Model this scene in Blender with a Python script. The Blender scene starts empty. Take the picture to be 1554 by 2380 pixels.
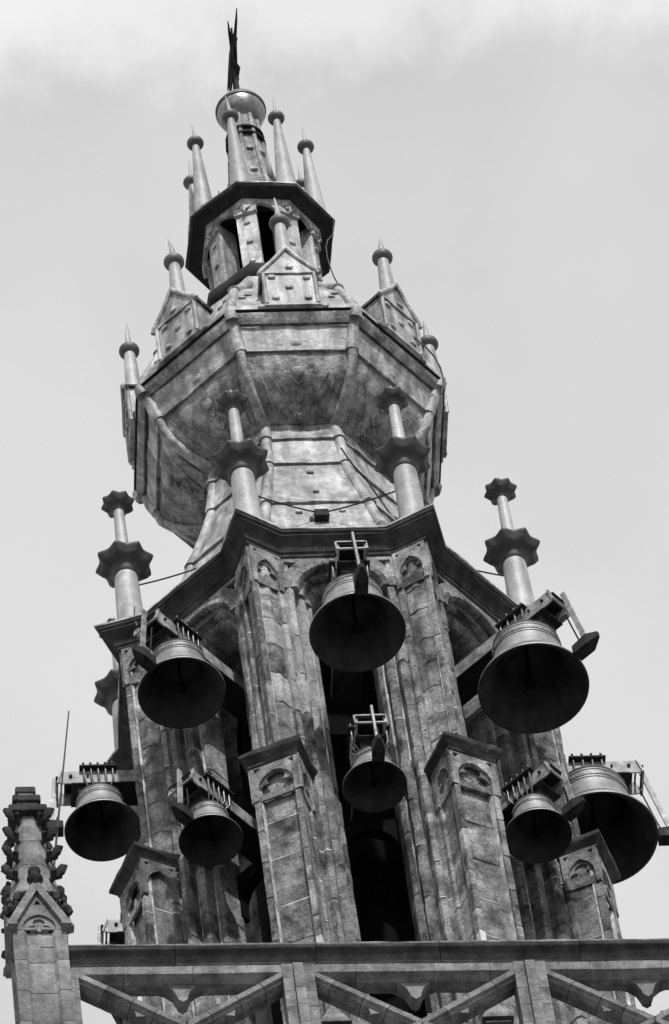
import bpy, bmesh, math, random
from mathutils import Vector, Matrix, noise
from mathutils.geometry import tessellate_polygon

S = bpy.context.scene
col = S.collection
PI = math.pi
R = math.radians
sin, cos = math.sin, math.cos
rnd = random.Random(7)

# ------------------------------------------------------------------ camera
cd = bpy.data.cameras.new('camera')
cd.sensor_fit = 'HORIZONTAL'
cd.sensor_width = 36.0
cd.lens = 17255.16 / 1554 * 36
cd.clip_start = 1.0
cd.clip_end = 8000
cam = bpy.data.objects.new('camera', cd)
col.objects.link(cam)
S.camera = cam
fwd = Vector((0.08839735, 0.56068594, 0.82329653)).normalized()
rt = (Vector((0.14586239, 0.55802966, 0.81690089)) / Vector((0.14586239, 0.55802966, 0.81690089)).dot(fwd) - fwd)
rt = (rt - fwd * rt.dot(fwd)).normalized()
up = rt.cross(fwd)
cam.matrix_world = Matrix(((rt.x, up.x, -fwd.x, -9.10818), (rt.y, up.y, -fwd.y, -60.98878), (rt.z, up.z, -fwd.z, 0.0), (0, 0, 0, 1)))
GROUND = -1.7          # eye height above the ground; z = 0 is the eye

# ------------------------------------------------------------------ sky and sun
SUN_EL, SUN_TH = R(48), R(6)      # azimuth measured from the tower's front, + to the right
sv = Vector((sin(SUN_TH) * cos(SUN_EL), -cos(SUN_TH) * cos(SUN_EL), sin(SUN_EL)))
CLOUD = Vector((.024, -.8275, .561)).normalized()
W = bpy.data.worlds.new('World')
S.world = W
W.use_nodes = True
nt = W.node_tree
nt.nodes.clear()
def nd(t, **k):
    n = nt.nodes.new(t)
    for a, b in k.items():
        setattr(n, a, b)
    return n
L = nt.links.new
out = nd('ShaderNodeOutputWorld')
bg = nd('ShaderNodeBackground')
bg.inputs['Strength'].default_value = 0.10
sky = nd('ShaderNodeTexSky', sky_type='NISHITA')
sky.sun_disc = False
sky.sun_elevation = SUN_EL
sky.sun_rotation = PI - SUN_TH
sky.dust_density = 4.0
bw = nd('ShaderNodeRGBToBW')
L(sky.outputs[0], bw.inputs[0])
# hazy cloud veil over the sky: soft drifting bands, thicker overhead
tc = nd('ShaderNodeTexCoord')
n1 = nd('ShaderNodeTexNoise')
n1.inputs['Scale'].default_value = 13.0
n1.inputs['Detail'].default_value = 5.0
n1.inputs['Roughness'].default_value = 0.5
L(tc.outputs['Generated'], n1.inputs['Vector'])
veil = nd('ShaderNodeMapRange')
veil.inputs['From Min'].default_value = 0.3
veil.inputs['From Max'].default_value = 0.7
veil.inputs['To Min'].default_value = 6.9
veil.inputs['To Max'].default_value = 8.6
L(n1.outputs[0], veil.inputs['Value'])
sep = nd('ShaderNodeVectorMath', operation='DOT_PRODUCT')     # an added bright cloud bank whitens the sky beyond this slanting plane
sep.inputs[1].default_value = (CLOUD.x, CLOUD.y, CLOUD.z)
L(tc.outputs['Generated'], sep.inputs[0])
n2 = nd('ShaderNodeTexNoise')
n2.inputs['Scale'].default_value = 30.0
n2.inputs['Detail'].default_value = 8.0
n2.inputs['Roughness'].default_value = 0.62
L(tc.outputs['Generated'], n2.inputs['Vector'])
hz = nd('ShaderNodeMath', operation='MULTIPLY_ADD')
hz.inputs[1].default_value = 0.045
L(n2.outputs[0], hz.inputs[0])
L(sep.outputs['Value'], hz.inputs[2])
cl = nd('ShaderNodeMapRange', interpolation_type='SMOOTHSTEP')
cl.inputs['From Min'].default_value = 0.0770
cl.inputs['From Max'].default_value = 0.0920
cl.inputs['To Min'].default_value = 0.0
cl.inputs['To Max'].default_value = 2.6
L(hz.outputs[0], cl.inputs['Value'])
addc = nd('ShaderNodeMath', operation='ADD')
L(veil.outputs[0], addc.inputs[0])
L(cl.outputs[0], addc.inputs[1])
mixs = nd('ShaderNodeMix', data_type='FLOAT')
mixs.inputs[0].default_value = 0.85
L(bw.outputs[0], mixs.inputs[2])
L(addc.outputs[0], mixs.inputs[3])
L(mixs.outputs[0], bg.inputs['Color'])
L(bg.outputs[0], out.inputs[0])

sd = bpy.data.lights.new('sun', 'SUN')
sd.energy = 4.6
sd.angle = R(2.0)          # thin veil of cloud in front of the sun
sd.color = (1, 1, 1)       # black and white film
so = bpy.data.objects.new('sun', sd)
col.objects.link(so)
so.rotation_euler = sv.to_track_quat('Z', 'Y').to_euler()
so.location = sv * 300

S.view_settings.view_transform = 'Standard'
S.view_settings.look = 'None'
S.view_settings.exposure = 0.0
S.view_settings.gamma = 1.0
S.view_settings.use_curve_mapping = False
S.render.engine = 'CYCLES'
S.render.resolution_x, S.render.resolution_y = 669, 1024

# ------------------------------------------------------------------ materials (all grey: the photograph is black and white)
def material(name, lo, hi, scale=3.0, rough=0.85, metal=0.0, bump=0.0, bscale=40.0, rand=0.0, streak=0.0,
             dirt=0.0, dirtcol=0.03, dscale=1.6, spec=0.3, pale=0.0, stretch=1.0, grain=0.2):
    m = bpy.data.materials.new(name)
    m.use_nodes = True
    t = m.node_tree
    p = t.nodes['Principled BSDF']
    p.inputs['Roughness'].default_value = rough
    p.inputs['Metallic'].default_value = metal
    if 'Specular IOR Level' in p.inputs:
        p.inputs['Specular IOR Level'].default_value = spec
    N, K = t.nodes.new, t.links.new
    geo = N('ShaderNodeNewGeometry')
    oi = N('ShaderNodeObjectInfo')
    def vmath(op, a, b):
        n = N('ShaderNodeVectorMath'); n.operation = op
        K(a, n.inputs[0])
        if isinstance(b, tuple): n.inputs[1].default_value = b
        else: K(b, n.inputs[1])
        return n.outputs[0]
    def fm(op, a, b, c=None, clamp=False):
        n = N('ShaderNodeMath'); n.operation = op; n.use_clamp = clamp
        for i, q in enumerate((a, b, c)):
            if q is None: continue
            if isinstance(q, (int, float)): n.inputs[i].default_value = q
            else: K(q, n.inputs[i])
        return n.outputs[0]
    pos = geo.outputs['Position']
    if rand:      # each stone cut from its own block
        sh = N('ShaderNodeCombineXYZ')
        K(oi.outputs['Random'], sh.inputs[0]); K(oi.outputs['Random'], sh.inputs[1]); K(oi.outputs['Random'], sh.inputs[2])
        pos2 = vmath('ADD', pos, vmath('MULTIPLY', sh.outputs[0], (37.0, 19.0, 53.0)))
    else:
        pos2 = pos
    def nz(src, sc, det, ro, st=(1, 1, 1)):
        n = N('ShaderNodeTexNoise')
        n.inputs['Scale'].default_value = sc; n.inputs['Detail'].default_value = det; n.inputs['Roughness'].default_value = ro
        K(vmath('MULTIPLY', src, st), n.inputs['Vector'])
        return n.outputs[0]
    def ramp(v, a, b, x=0.0, y=1.0):
        n = N('ShaderNodeMapRange'); K(v, n.inputs['Value'])
        n.inputs['From Min'].default_value = a; n.inputs['From Max'].default_value = b
        n.inputs['To Min'].default_value = x; n.inputs['To Max'].default_value = y
        return n.outputs[0]
    v = ramp(nz(pos2, scale, 7, 0.65, (1, 1, stretch)), 0.32, 0.68, lo, hi)
    v = fm('MULTIPLY', v, ramp(nz(pos2, scale * 12, 5, 0.75), 0.32, 0.68, 1 - grain, 1 + grain))
    if rand:
        v = fm('MULTIPLY', v, ramp(oi.outputs['Random'], 0, 1, 1 - rand, 1 + rand))
    if streak:    # rain streaks
        v = fm('MULTIPLY', v, ramp(nz(pos, 5.5, 4, 0.6, (1, 1, 0.13)), 0.35, 0.65, 1 - streak, 1 + streak * 0.5))
    if dirt:      # soot and lichen
        d = ramp(nz(pos, dscale, 8, 0.72, (1, 1, 0.8)), 0.57 - 0.1 * dirt, 0.66, 0, min(1, dirt))
        v = fm('ADD', fm('MULTIPLY', v, fm('SUBTRACT', 1.0, d)), fm('MULTIPLY', d, dirtcol))
    if pale:      # pale lime runs and bird droppings
        d = ramp(nz(pos, 2.3, 9, 0.7, (1, 1, 0.45)), 0.64, 0.72, 0, pale)
        v = fm('ADD', fm('MULTIPLY', v, fm('SUBTRACT', 1.0, d)), fm('MULTIPLY', d, 0.62))
    cb = N('ShaderNodeCombineColor')
    for i in range(3): K(v, cb.inputs[i])
    K(cb.outputs[0], p.inputs['Base Color'])
    if bump:
        b = N('ShaderNodeBump')
        b.inputs['Strength'].default_value = 1.0
        b.inputs['Distance'].default_value = bump
        h = fm('ADD', nz(pos2, bscale, 6, 0.7), fm('MULTIPLY', nz(pos2, bscale * 0.16, 3, 0.6), 2.2))
        K(h, b.inputs['Height'])
        K(b.outputs[0], p.inputs['Normal'])
    return m

M = {}
M['stone'] = material('weathered_sandstone', 0.075, 0.33, 2.2, 0.95, bump=0.022, bscale=30, rand=0.26, streak=0.28, dirt=0.9, dirtcol=0.022, dscale=1.8, pale=0.35, spec=0.05, grain=0.5)
M['stone_pale'] = material('bleached_sandstone', 0.19, 0.40, 2.6, 0.95, bump=0.016, bscale=34, rand=0.12, streak=0.22, dirt=0.6, dirtcol=0.05, dscale=1.5, pale=0.2, spec=0.08, grain=0.4)
M['stone_new'] = material('fresh_limestone', 0.34, 0.5, 3, 0.9, bump=0.006, bscale=30, dirt=0.3, dirtcol=0.15)
M['dark_stone'] = material('shade_darkened_stone', 0.018, 0.062, 3.4, 0.95, bump=0.010, bscale=30, streak=0.25, pale=0.2, spec=0.1)  # shade under cornice and cap mouldings is put into this dark tone
M['rail'] = material('pale_sandstone', 0.095, 0.25, 4.0, 0.95, bump=0.014, bscale=34, rand=0.12, streak=0.25, dirt=0.45, dirtcol=0.05, dscale=2.2, spec=0.1, grain=0.38)
M['coping'] = material('shaded_sooty_coping', 0.02, 0.07, 3.0, 0.95, bump=0.010, bscale=30, rand=0.1, streak=0.2, pale=0.3, spec=0.1)  # cavetto shade and soot together put into one dark tone
M['mortar'] = material('lime_mortar', 0.10, 0.60, 3.6, 0.95, bump=0.006, bscale=40, spec=0.1)
M['lead'] = material('weathered_lead', 0.18, 0.44, 3.0, 0.48, bump=0.020, bscale=9, streak=0.6, dirt=0.8, dirtcol=0.08, dscale=3.0, spec=0.35, rand=0.10, pale=0.2, grain=0.32)
M['lead_old'] = material('stained_lead', 0.13, 0.44, 3.6, 0.5, bump=0.045, bscale=11, streak=0.65, dirt=0.7, dirtcol=0.09, dscale=3.4, spec=0.35, pale=0.2, grain=0.35)
M['lead_dark'] = material('shade_darkened_lead', 0.010, 0.03, 5.0, 0.8, bump=0.010, bscale=20, pale=0.12, spec=0.2)  # shade of eave soffit and moulding groove put into the colour
M['zinc'] = material('dull_grey_zinc', 0.20, 0.34, 3.5, 0.55, bump=0.004, bscale=14, streak=0.30, dirt=0.3, dirtcol=0.12, rand=0.1, spec=0.4, grain=0.3)
M['collar'] = material('dark_grey_zinc_collar', 0.022, 0.05, 5, 0.55, bump=0.003, bscale=15, streak=0.1, spec=0.3)
M['ball'] = material('dull_lead_ball', 0.04, 0.10, 5, 0.55, bump=0.003, bscale=20, spec=0.4)
M['gilt'] = material('worn_gilded_copper', 0.10, 0.30, 8, 0.36, metal=0.6, bump=0.006, bscale=14, dirt=0.5, dirtcol=0.15, dscale=4)
M['bronze'] = material('grey_bronze', 0.13, 0.24, 4.5, 0.5, metal=0.15, bump=0.003, bscale=26, streak=0.25, rand=0.1, dirt=0.3, dirtcol=0.07, dscale=4, spec=0.45)
M['bronze_in'] = material('shade_blackened_bronze', 0.022, 0.042, 5, 0.7, metal=0.0, spec=0.15, streak=0.3)  # shade inside the bell mouth put into the colour
M['steel'] = material('black_painted_steel', 0.012, 0.03, 6, 0.8, bump=0.001, bscale=30, spec=0.08, pale=0.05)
M['galv'] = material('flaking_grey_steel_paint', 0.09, 0.36, 6, 0.6, bump=0.003, bscale=18, dirt=0.7, dirtcol=0.05, dscale=5, streak=0.2, spec=0.35, rand=0.2)
M['rod'] = material('dull_steel_rod', 0.08, 0.2, 9, 0.42, metal=0.5, dirt=0.5, dirtcol=0.03, dscale=6)
M['shade_black'] = material('interior_shade_black', 0.003, 0.007, 4, 0.95, bump=0.004, bscale=20, spec=0.03)  # near-black: interior shade put into the colour
M['cable'] = material('black_cable', 0.03, 0.05, 6, 0.7)
M['paving'] = material('grey_paving', 0.14, 0.24, 0.3, 0.95, bump=0.01, bscale=4)

# ------------------------------------------------------------------ mesh helpers
class MB:
    def __init__(s): s.v = []; s.f = []
    def add(s, V, F):
        o = len(s.v); s.v += [tuple(x) for x in V]; s.f += [tuple(i + o for i in q) for q in F]
        return s
    def box(s, c, d, rot=None):
        V = []
        for x in (-.5, .5):
            for y in (-.5, .5):
                for z in (-.5, .5):
                    p = Vector((x * d[0], y * d[1], z * d[2]))
                    if rot is not None: p = rot @ p
                    V.append(p + Vector(c))
        return s.add(V, [(0, 1, 3, 2), (4, 6, 7, 5), (0, 4, 5, 1), (2, 3, 7, 6), (0, 2, 6, 4), (1, 5, 7, 3)])
    def bar(s, a, b, w, h):       # rectangular bar from a to b
        a = Vector(a); b = Vector(b); d = (b - a)
        q = d.to_track_quat('Y', 'Z').to_matrix()
        return s.box((a + b) / 2, (w, d.length, h), q)
    def prism(s, poly, z0, z1):
        n = len(poly)
        V = [(x, y, z0) for x, y in poly] + [(x, y, z1) for x, y in poly]
        return s.add(V, [tuple(range(n))[::-1], tuple(range(n, 2 * n))] + [(i, (i + 1) % n, n + (i + 1) % n, n + i) for i in range(n)])
    def tube(s, path, rad, n=8, caps=True, flat=1.0):
        path = [Vector(p) for p in path]
        if not isinstance(rad, (list, tuple)): rad = [rad] * len(path)
        V = []; F = []
        prev = None
        for i, p in enumerate(path):
            t = (path[min(i + 1, len(path) - 1)] - path[max(i - 1, 0)]).normalized()
            if prev is None:
                a = Vector((0, 0, 1)) if abs(t.z) < .9 else Vector((1, 0, 0))
                x = t.cross(a).normalized()
            else:
                x = (prev - t * prev.dot(t)).normalized()
            prev = x
            y = t.cross(x)
            for k in range(n):
                g = 2 * PI * k / n
                V.append(p + x * cos(g) * rad[i] + y * sin(g) * rad[i] * flat)
        for i in range(len(path) - 1):
            for k in range(n):
                F.append((i * n + k, i * n + (k + 1) % n, (i + 1) * n + (k + 1) % n, (i + 1) * n + k))
        if caps:
            F += [tuple(range(n))[::-1], tuple(range((len(path) - 1) * n, len(path) * n))]
        return s.add(V, F)
    def lathe(s, prof, n=24, c=(0, 0, 0), rf=None):
        V = []; F = []
        for r, z in prof:
            for k in range(n):
                g = 2 * PI * k / n
                rr = r * (rf(g, r, z) if rf else 1)
                V.append((c[0] + rr * cos(g), c[1] + rr * sin(g), c[2] + z))
        for i in range(len(prof) - 1):
            for k in range(n):
                F.append((i * n + k, i * n + (k + 1) % n, (i + 1) * n + (k + 1) % n, (i + 1) * n + k))
        F += [tuple(range(n))[::-1], tuple(range((len(prof) - 1) * n, len(prof) * n))]
        return s.add(V, F)
    def sweep(s, path, prof, closed, sub=0.0, jit=0.0):
        """profile [(offset, z)] carried along a 2-D path, mitred; outward is to the right of travel"""
        if sub:
            q = []
            m = len(path)
            for i in range(m if closed else m - 1):
                a = Vector(path[i]); b = Vector(path[(i + 1) % m])
                k = max(1, int((b - a).length / sub))
                q += [tuple(a + (b - a) * j / k) for j in range(k)]
            if not closed: q.append(path[-1])
            path = q
        m = len(path)
        P = [Vector(p) for p in path]
        def nrm(a, b):
            d = (b - a).normalized(); return Vector((d.y, -d.x))
        V = []
        for i in range(m):
            a = nrm(P[i - 1], P[i]) if (closed or i) else nrm(P[0], P[1])
            b = nrm(P[i], P[(i + 1) % m]) if (closed or i < m - 1) else a
            mi = (a + b) / max(.2, 1 + a.dot(b))
            for j, (o, z) in enumerate(prof):
                e = jit * noise.noise(Vector((P[i].x * 3 + j, P[i].y * 3, z * 3))) if jit else 0
                p = P[i] + mi * (o + e)
                V.append((p.x, p.y, z + e * .7))
        k = len(prof); F = []
        for i in range(m if closed else m - 1):
            for j in range(k - 1):
                i2 = (i + 1) % m
                F.append((i * k + j, i2 * k + j, i2 * k + j + 1, i * k + j + 1))
        if not closed:
            F += [tuple(range(k)), tuple((m - 1) * k + j for j in range(k))[::-1]]
        return s.add(V, F)
    def plate(s, loops, th, o, ex, ez):
        """flat plate with holes; loops in (s, z); front face at o, thickness backwards"""
        o = Vector(o); ex = Vector(ex); ez = Vector(ez); n = ex.cross(ez)
        V = []; F = []
        flat = [p for l in loops for p in l]
        tri = tessellate_polygon([[Vector((a, b, 0)) for a, b in l] for l in loops])
        N = len(flat)
        V = [o + ex * a + ez * b for a, b in flat] + [o + ex * a + ez * b - n * th for a, b in flat]
        for t in tri:
            F.append(tuple(t)); F.append(tuple(i + N for i in t)[::-1])
        st = 0
        for l in loops:
            m = len(l)
            for i in range(m):
                j = (i + 1) % m
                F.append((st + i, st + j, N + st + j, N + st + i))
            st += m
        return s.add(V, F)
    def mesh(s, name, mat, smooth=None, recalc=True):
        me = bpy.data.meshes.new(name)
        me.from_pydata(s.v, [], s.f)
        if recalc:
            bm = bmesh.new(); bm.from_mesh(me)
            bmesh.ops.remove_doubles(bm, verts=bm.verts, dist=1e-5)
            bmesh.ops.recalc_face_normals(bm, faces=bm.faces)
            bm.to_mesh(me); bm.free()
        me.materials.append(M[mat])
        if smooth is not None:
            me.polygons.foreach_set('use_smooth', [True] * len(me.polygons))
            if smooth < 179: me.set_sharp_from_angle(angle=R(smooth))
        return me

def place(name, me, parent=None, loc=(0, 0, 0), rz=0.0, mw=None):
    o = bpy.data.objects.new(name, me)
    col.objects.link(o)
    if parent is not None: o.parent = parent
    if mw is not None: o.matrix_local = mw
    else:
        o.location = loc; o.rotation_euler = (0, 0, rz)
    return o
def put(mb, name, mat, parent=None, smooth=None, loc=(0, 0, 0), rz=0.0, recalc=True):
    return place(name, mb.mesh(name, mat, smooth, recalc), parent, loc, rz)
def thing(name, label, cat, loc=(0, 0, 0), rz=0.0, group=None):
    o = bpy.data.objects.new(name, None)
    col.objects.link(o)
    o.empty_display_size = .3
    o.location = loc; o.rotation_euler = (0, 0, rz)
    return tag(o, label, cat, group)
def tag(o, label, cat, group=None):
    o['label'] = label; o['category'] = cat
    if group: o['group'] = group
    return o
def jz(*a): return noise.noise(Vector(a))

# ------------------------------------------------------------------ ground
g = MB()
g.add([(-3000, -3000, GROUND), (3000, -3000, GROUND), (3000, 3000, GROUND), (-3000, 3000, GROUND)], [(0, 1, 2, 3)])
gr = put(g, 'ground', 'paving', recalc=False)
gr['kind'] = 'structure'

# ================================================================== masonry bell tower
tower = thing('bell_tower', 'octagonal gothic sandstone belfry stage with buttress piers and open bays full of bells', 'tower', (0, 0, GROUND))
UP = -GROUND            # parts of the tower are written in eye-level heights
c22, s22 = cos(R(22.5)), sin(R(22.5))
def bay2pier(X, Y): return (X * c22 + Y * s22, -X * s22 + Y * c22)      # bay plane to pier (u, v)

def stone_mesh(poly, C, z0, z1, seed, wear=0.014, mat='stone', gap=0.007, bev=0.012, inner=0.5):
    """one dressed stone: outer polyline of (u, v), body running back towards C, arrises worn"""
    C = Vector(C)
    P = [Vector(p) for p in poly]
    d0 = (P[1] - P[0]); P[0] = P[0] + d0.normalized() * min(gap * .6, d0.length * .3)
    d1 = (P[-2] - P[-1]); P[-1] = P[-1] + d1.normalized() * min(gap * .6, d1.length * .3)
    n = len(P)
    back = [P[-1] + (C - P[-1]) * inner, P[0] + (C - P[0]) * inner]
    zs = [z0 + gap, z0 + gap + bev]
    k = max(1, int((z1 - z0) / .28))
    for i in range(1, k): zs.append(z0 + (z1 - z0) * i / k + .03 * jz(seed, i, 3.3))
    zs += [z1 - gap - bev, z1 - gap]
    V = []; F = []
    tilt = .02 * jz(seed * 1.7, 9.1, 2)
    for zi, z in enumerate(zs):
        edge = zi in (0, len(zs) - 1)
        for i, p in enumerate(P):
            dv = C - p; dl = dv.length
            w = wear * (0.5 + jz(p.x * 7 + seed * 3.1, p.y * 7, z * 2.3) + .8 * abs(jz(p.x * 19, seed * 5.7, z * 9)))
            if edge: w += bev * .8
            elif zi in (1, len(zs) - 2): w += bev * .8 * max(0, jz(p.x * 15, seed, z * 5))
            q = p + dv / dl * max(-.006, w)
            zz = z + (tilt * (i / max(1, n - 1) - .5) if edge else 0)
            V.append((q.x, -q.y, zz))
        for q in back: V.append((q.x, -q.y, z))
    m = n + 2
    for a in range(len(zs) - 1):
        for i in range(m):
            j = (i + 1) % m
            if i == n: continue          # back face lies inside the core
            F.append((a * m + i, a * m + j, (a + 1) * m + j, (a + 1) * m + i))
    F += [tuple(range(m))[::-1], tuple(range((len(zs) - 1) * m, len(zs) * m))]
    return MB().add(V, F).mesh('stone', mat, 24)

def arc(cx, cy, r, a0, a1, n):
    return [(cx + r * cos(R(a0 + (a1 - a0) * i / n)), cy + r * sin(R(a0 + (a1 - a0) * i / n))) for i in range(n + 1)]

# --- plan of half a pier, outer edge, (u, v)
VF, HW = 3.45, 0.33
low = {
    'strip': [(HW - .10, VF - .11), (HW - .08, VF), (HW, VF), (HW, VF - .10), (HW - .035, VF - .125)],
    'side': [(HW - .035, VF - .125), (HW - .035, 3.03), (HW, 3.0), (HW, 2.93)],
}
jl = [(-.80, 2.845), (-.775, 2.80)] + arc(-.70, 2.785, .075, 170, -10, 3) + [(-.635, 2.70), (-.63, 2.62)]
jl2 = [(-.63, 2.62), (-.60, 2.655)] + arc(-.535, 2.60, .072, 130, -20, 3) + [(-.475, 2.50), (-.47, 2.44)]
jl3 = [(-.47, 2.44), (-.43, 2.47), (-.385, 2.42), (-.37, 2.35), (-.37, 2.05)]
low['jamb_a'] = [(HW, 2.93)] + [bay2pier(*p) for p in jl[1:]]
low['jamb_b'] = [bay2pier(*p) for p in jl2]
low['jamb_c'] = [bay2pier(*p) for p in jl3]
A0 = Vector((0, 3.22)); FD = Vector((.625, -.78)).normalized(); FN = Vector((-FD.y, FD.x))
def face(s, o=0.0): q = A0 + FD * s + FN * o; return (q.x, q.y)
upp = {
    'arris': [(-face(.10, -.055)[0], face(.10, -.055)[1]), (-face(.085)[0], face(.085)[1]), (-.012, 3.212), (.012, 3.212), face(.085), face(.10, -.055)],
    'panel': [face(.10, -.055), face(.14, -.055), face(.19, -.045), face(.24, -.022), face(.28, -.022), face(.33, -.045), face(.38, -.055), face(.42, -.055)],
    'edge': [face(.42, -.055), face(.43, 0.005), face(.51, 0.005)],
}
ju = [(-.785, 2.73), (-.765, 2.69)] + arc(-.69, 2.66, .075, 160, -10, 3) + [(-.625, 2.58), (-.62, 2.51)]
ju2 = [(-.62, 2.51), (-.59, 2.54)] + arc(-.53, 2.49, .07, 130, -20, 3) + [(-.47, 2.41), (-.46, 2.36)]
ju3 = [(-.46, 2.36), (-.42, 2.39), (-.385, 2.36), (-.37, 2.30), (-.37, 2.0)]
upp['jamb_a'] = [face(.51, .005)] + [bay2pier(*p) for p in ju[1:]]
upp['jamb_b'] = [bay2pier(*p) for p in ju2]
upp['jamb_c'] = [bay2pier(*p) for p in ju3]
C0 = (0.0, 2.62)
ZB, ZC0, ZSP, ZT = 70.2, 79.04, 83.74, 84.45

def core_poly(cols, first):
    pts = []
    for k in cols:
        for p in k: pts.append(Vector(p))
    ins = []
    for p in pts:
        d = Vector(C0) - p
        ins.append(p + d.normalized() * .055)
    q = [(p.x, -p.y) for p in ins]
    return q + [(-x, y) for x, y in q[::-1]]

def joints(z0, z1, h, r, off):
    zs = [z0]; z = z0 + h * off
    while z < z1 - .28:
        if z - zs[-1] > .2: zs.append(z)
        z += h * (1 + r.uniform(-.16, .16))
    return zs + [z1]

def trefoil(cx, cz, s, n=40):
    cs = [(0, .10 * s, .105 * s), (-.105 * s, -.065 * s, .092 * s), (.105 * s, -.065 * s, .092 * s)]
    o = []
    for i in range(n):
        a = 2 * PI * i / n; dx, dz = cos(a), sin(a); best = .03 * s
        for x, z, r in cs:
            b = dx * x + dz * z; disc = b * b - (x * x + z * z - r * r)
            if disc > 0: best = max(best, b + math.sqrt(disc))
        o.append((cx + dx * best, cz + dz * best))
    return o
def pointed(hw, spring, rise, n=7, z0=0.0):
    """pointed arch outline from left foot over the apex to right foot"""
    r = (hw * hw + rise * rise) / (2 * hw); a = math.asin(min(1, rise / r))
    left = [(-hw + r - r * cos(a * i / n), spring + r * sin(a * i / n)) for i in range(n + 1)]
    return [(-hw, z0)] + left + [(-x, z) for x, z in left[::-1][1:]] + [(hw, z0)]

def tracery_head(parent, o, ex, hw, H, hole, th=.055, smooth=None):
    """pointed trefoil panel head with two pierced corner triangles"""
    ez = (0, 0, 1)
    sp = H * .34; rise = H * .42
    arch = pointed(hole, sp, rise)
    outer = [(-hw, 0)] + arch + [(hw, 0), (hw, H), (-hw, H)]
    t = hw * .30
    zt = H - .05
    tri1 = [(-hw + .05, zt), (-hw + .05 + t * .9, zt - .01), (-hw + .055, zt - t * 1.15)]
    tri2 = [(-x, z) for x, z in tri1[::-1]]
    b = MB().plate([outer, tri1, tri2], th, o, ex, ez)
    h = put(b, 'tracery_head', 'stone', parent)
    n = Vector(ex).cross(Vector(ez))
    if hw == .255 and rnd.random() < .3: return      # worn away
    big = [(x * 1.08, z * 1.02 + (.03 if z < .01 else 0)) for x, z in arch]
    b = MB().plate([big, trefoil(0, sp + rise * rnd.uniform(.18, .32), hole / rnd.uniform(.195, .22))], .03, Vector(o) - n * .04, ex, ez)
    put(b, 'trefoil', 'stone', parent)

def offs(p): return (p[0], -p[1], 0)

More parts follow.
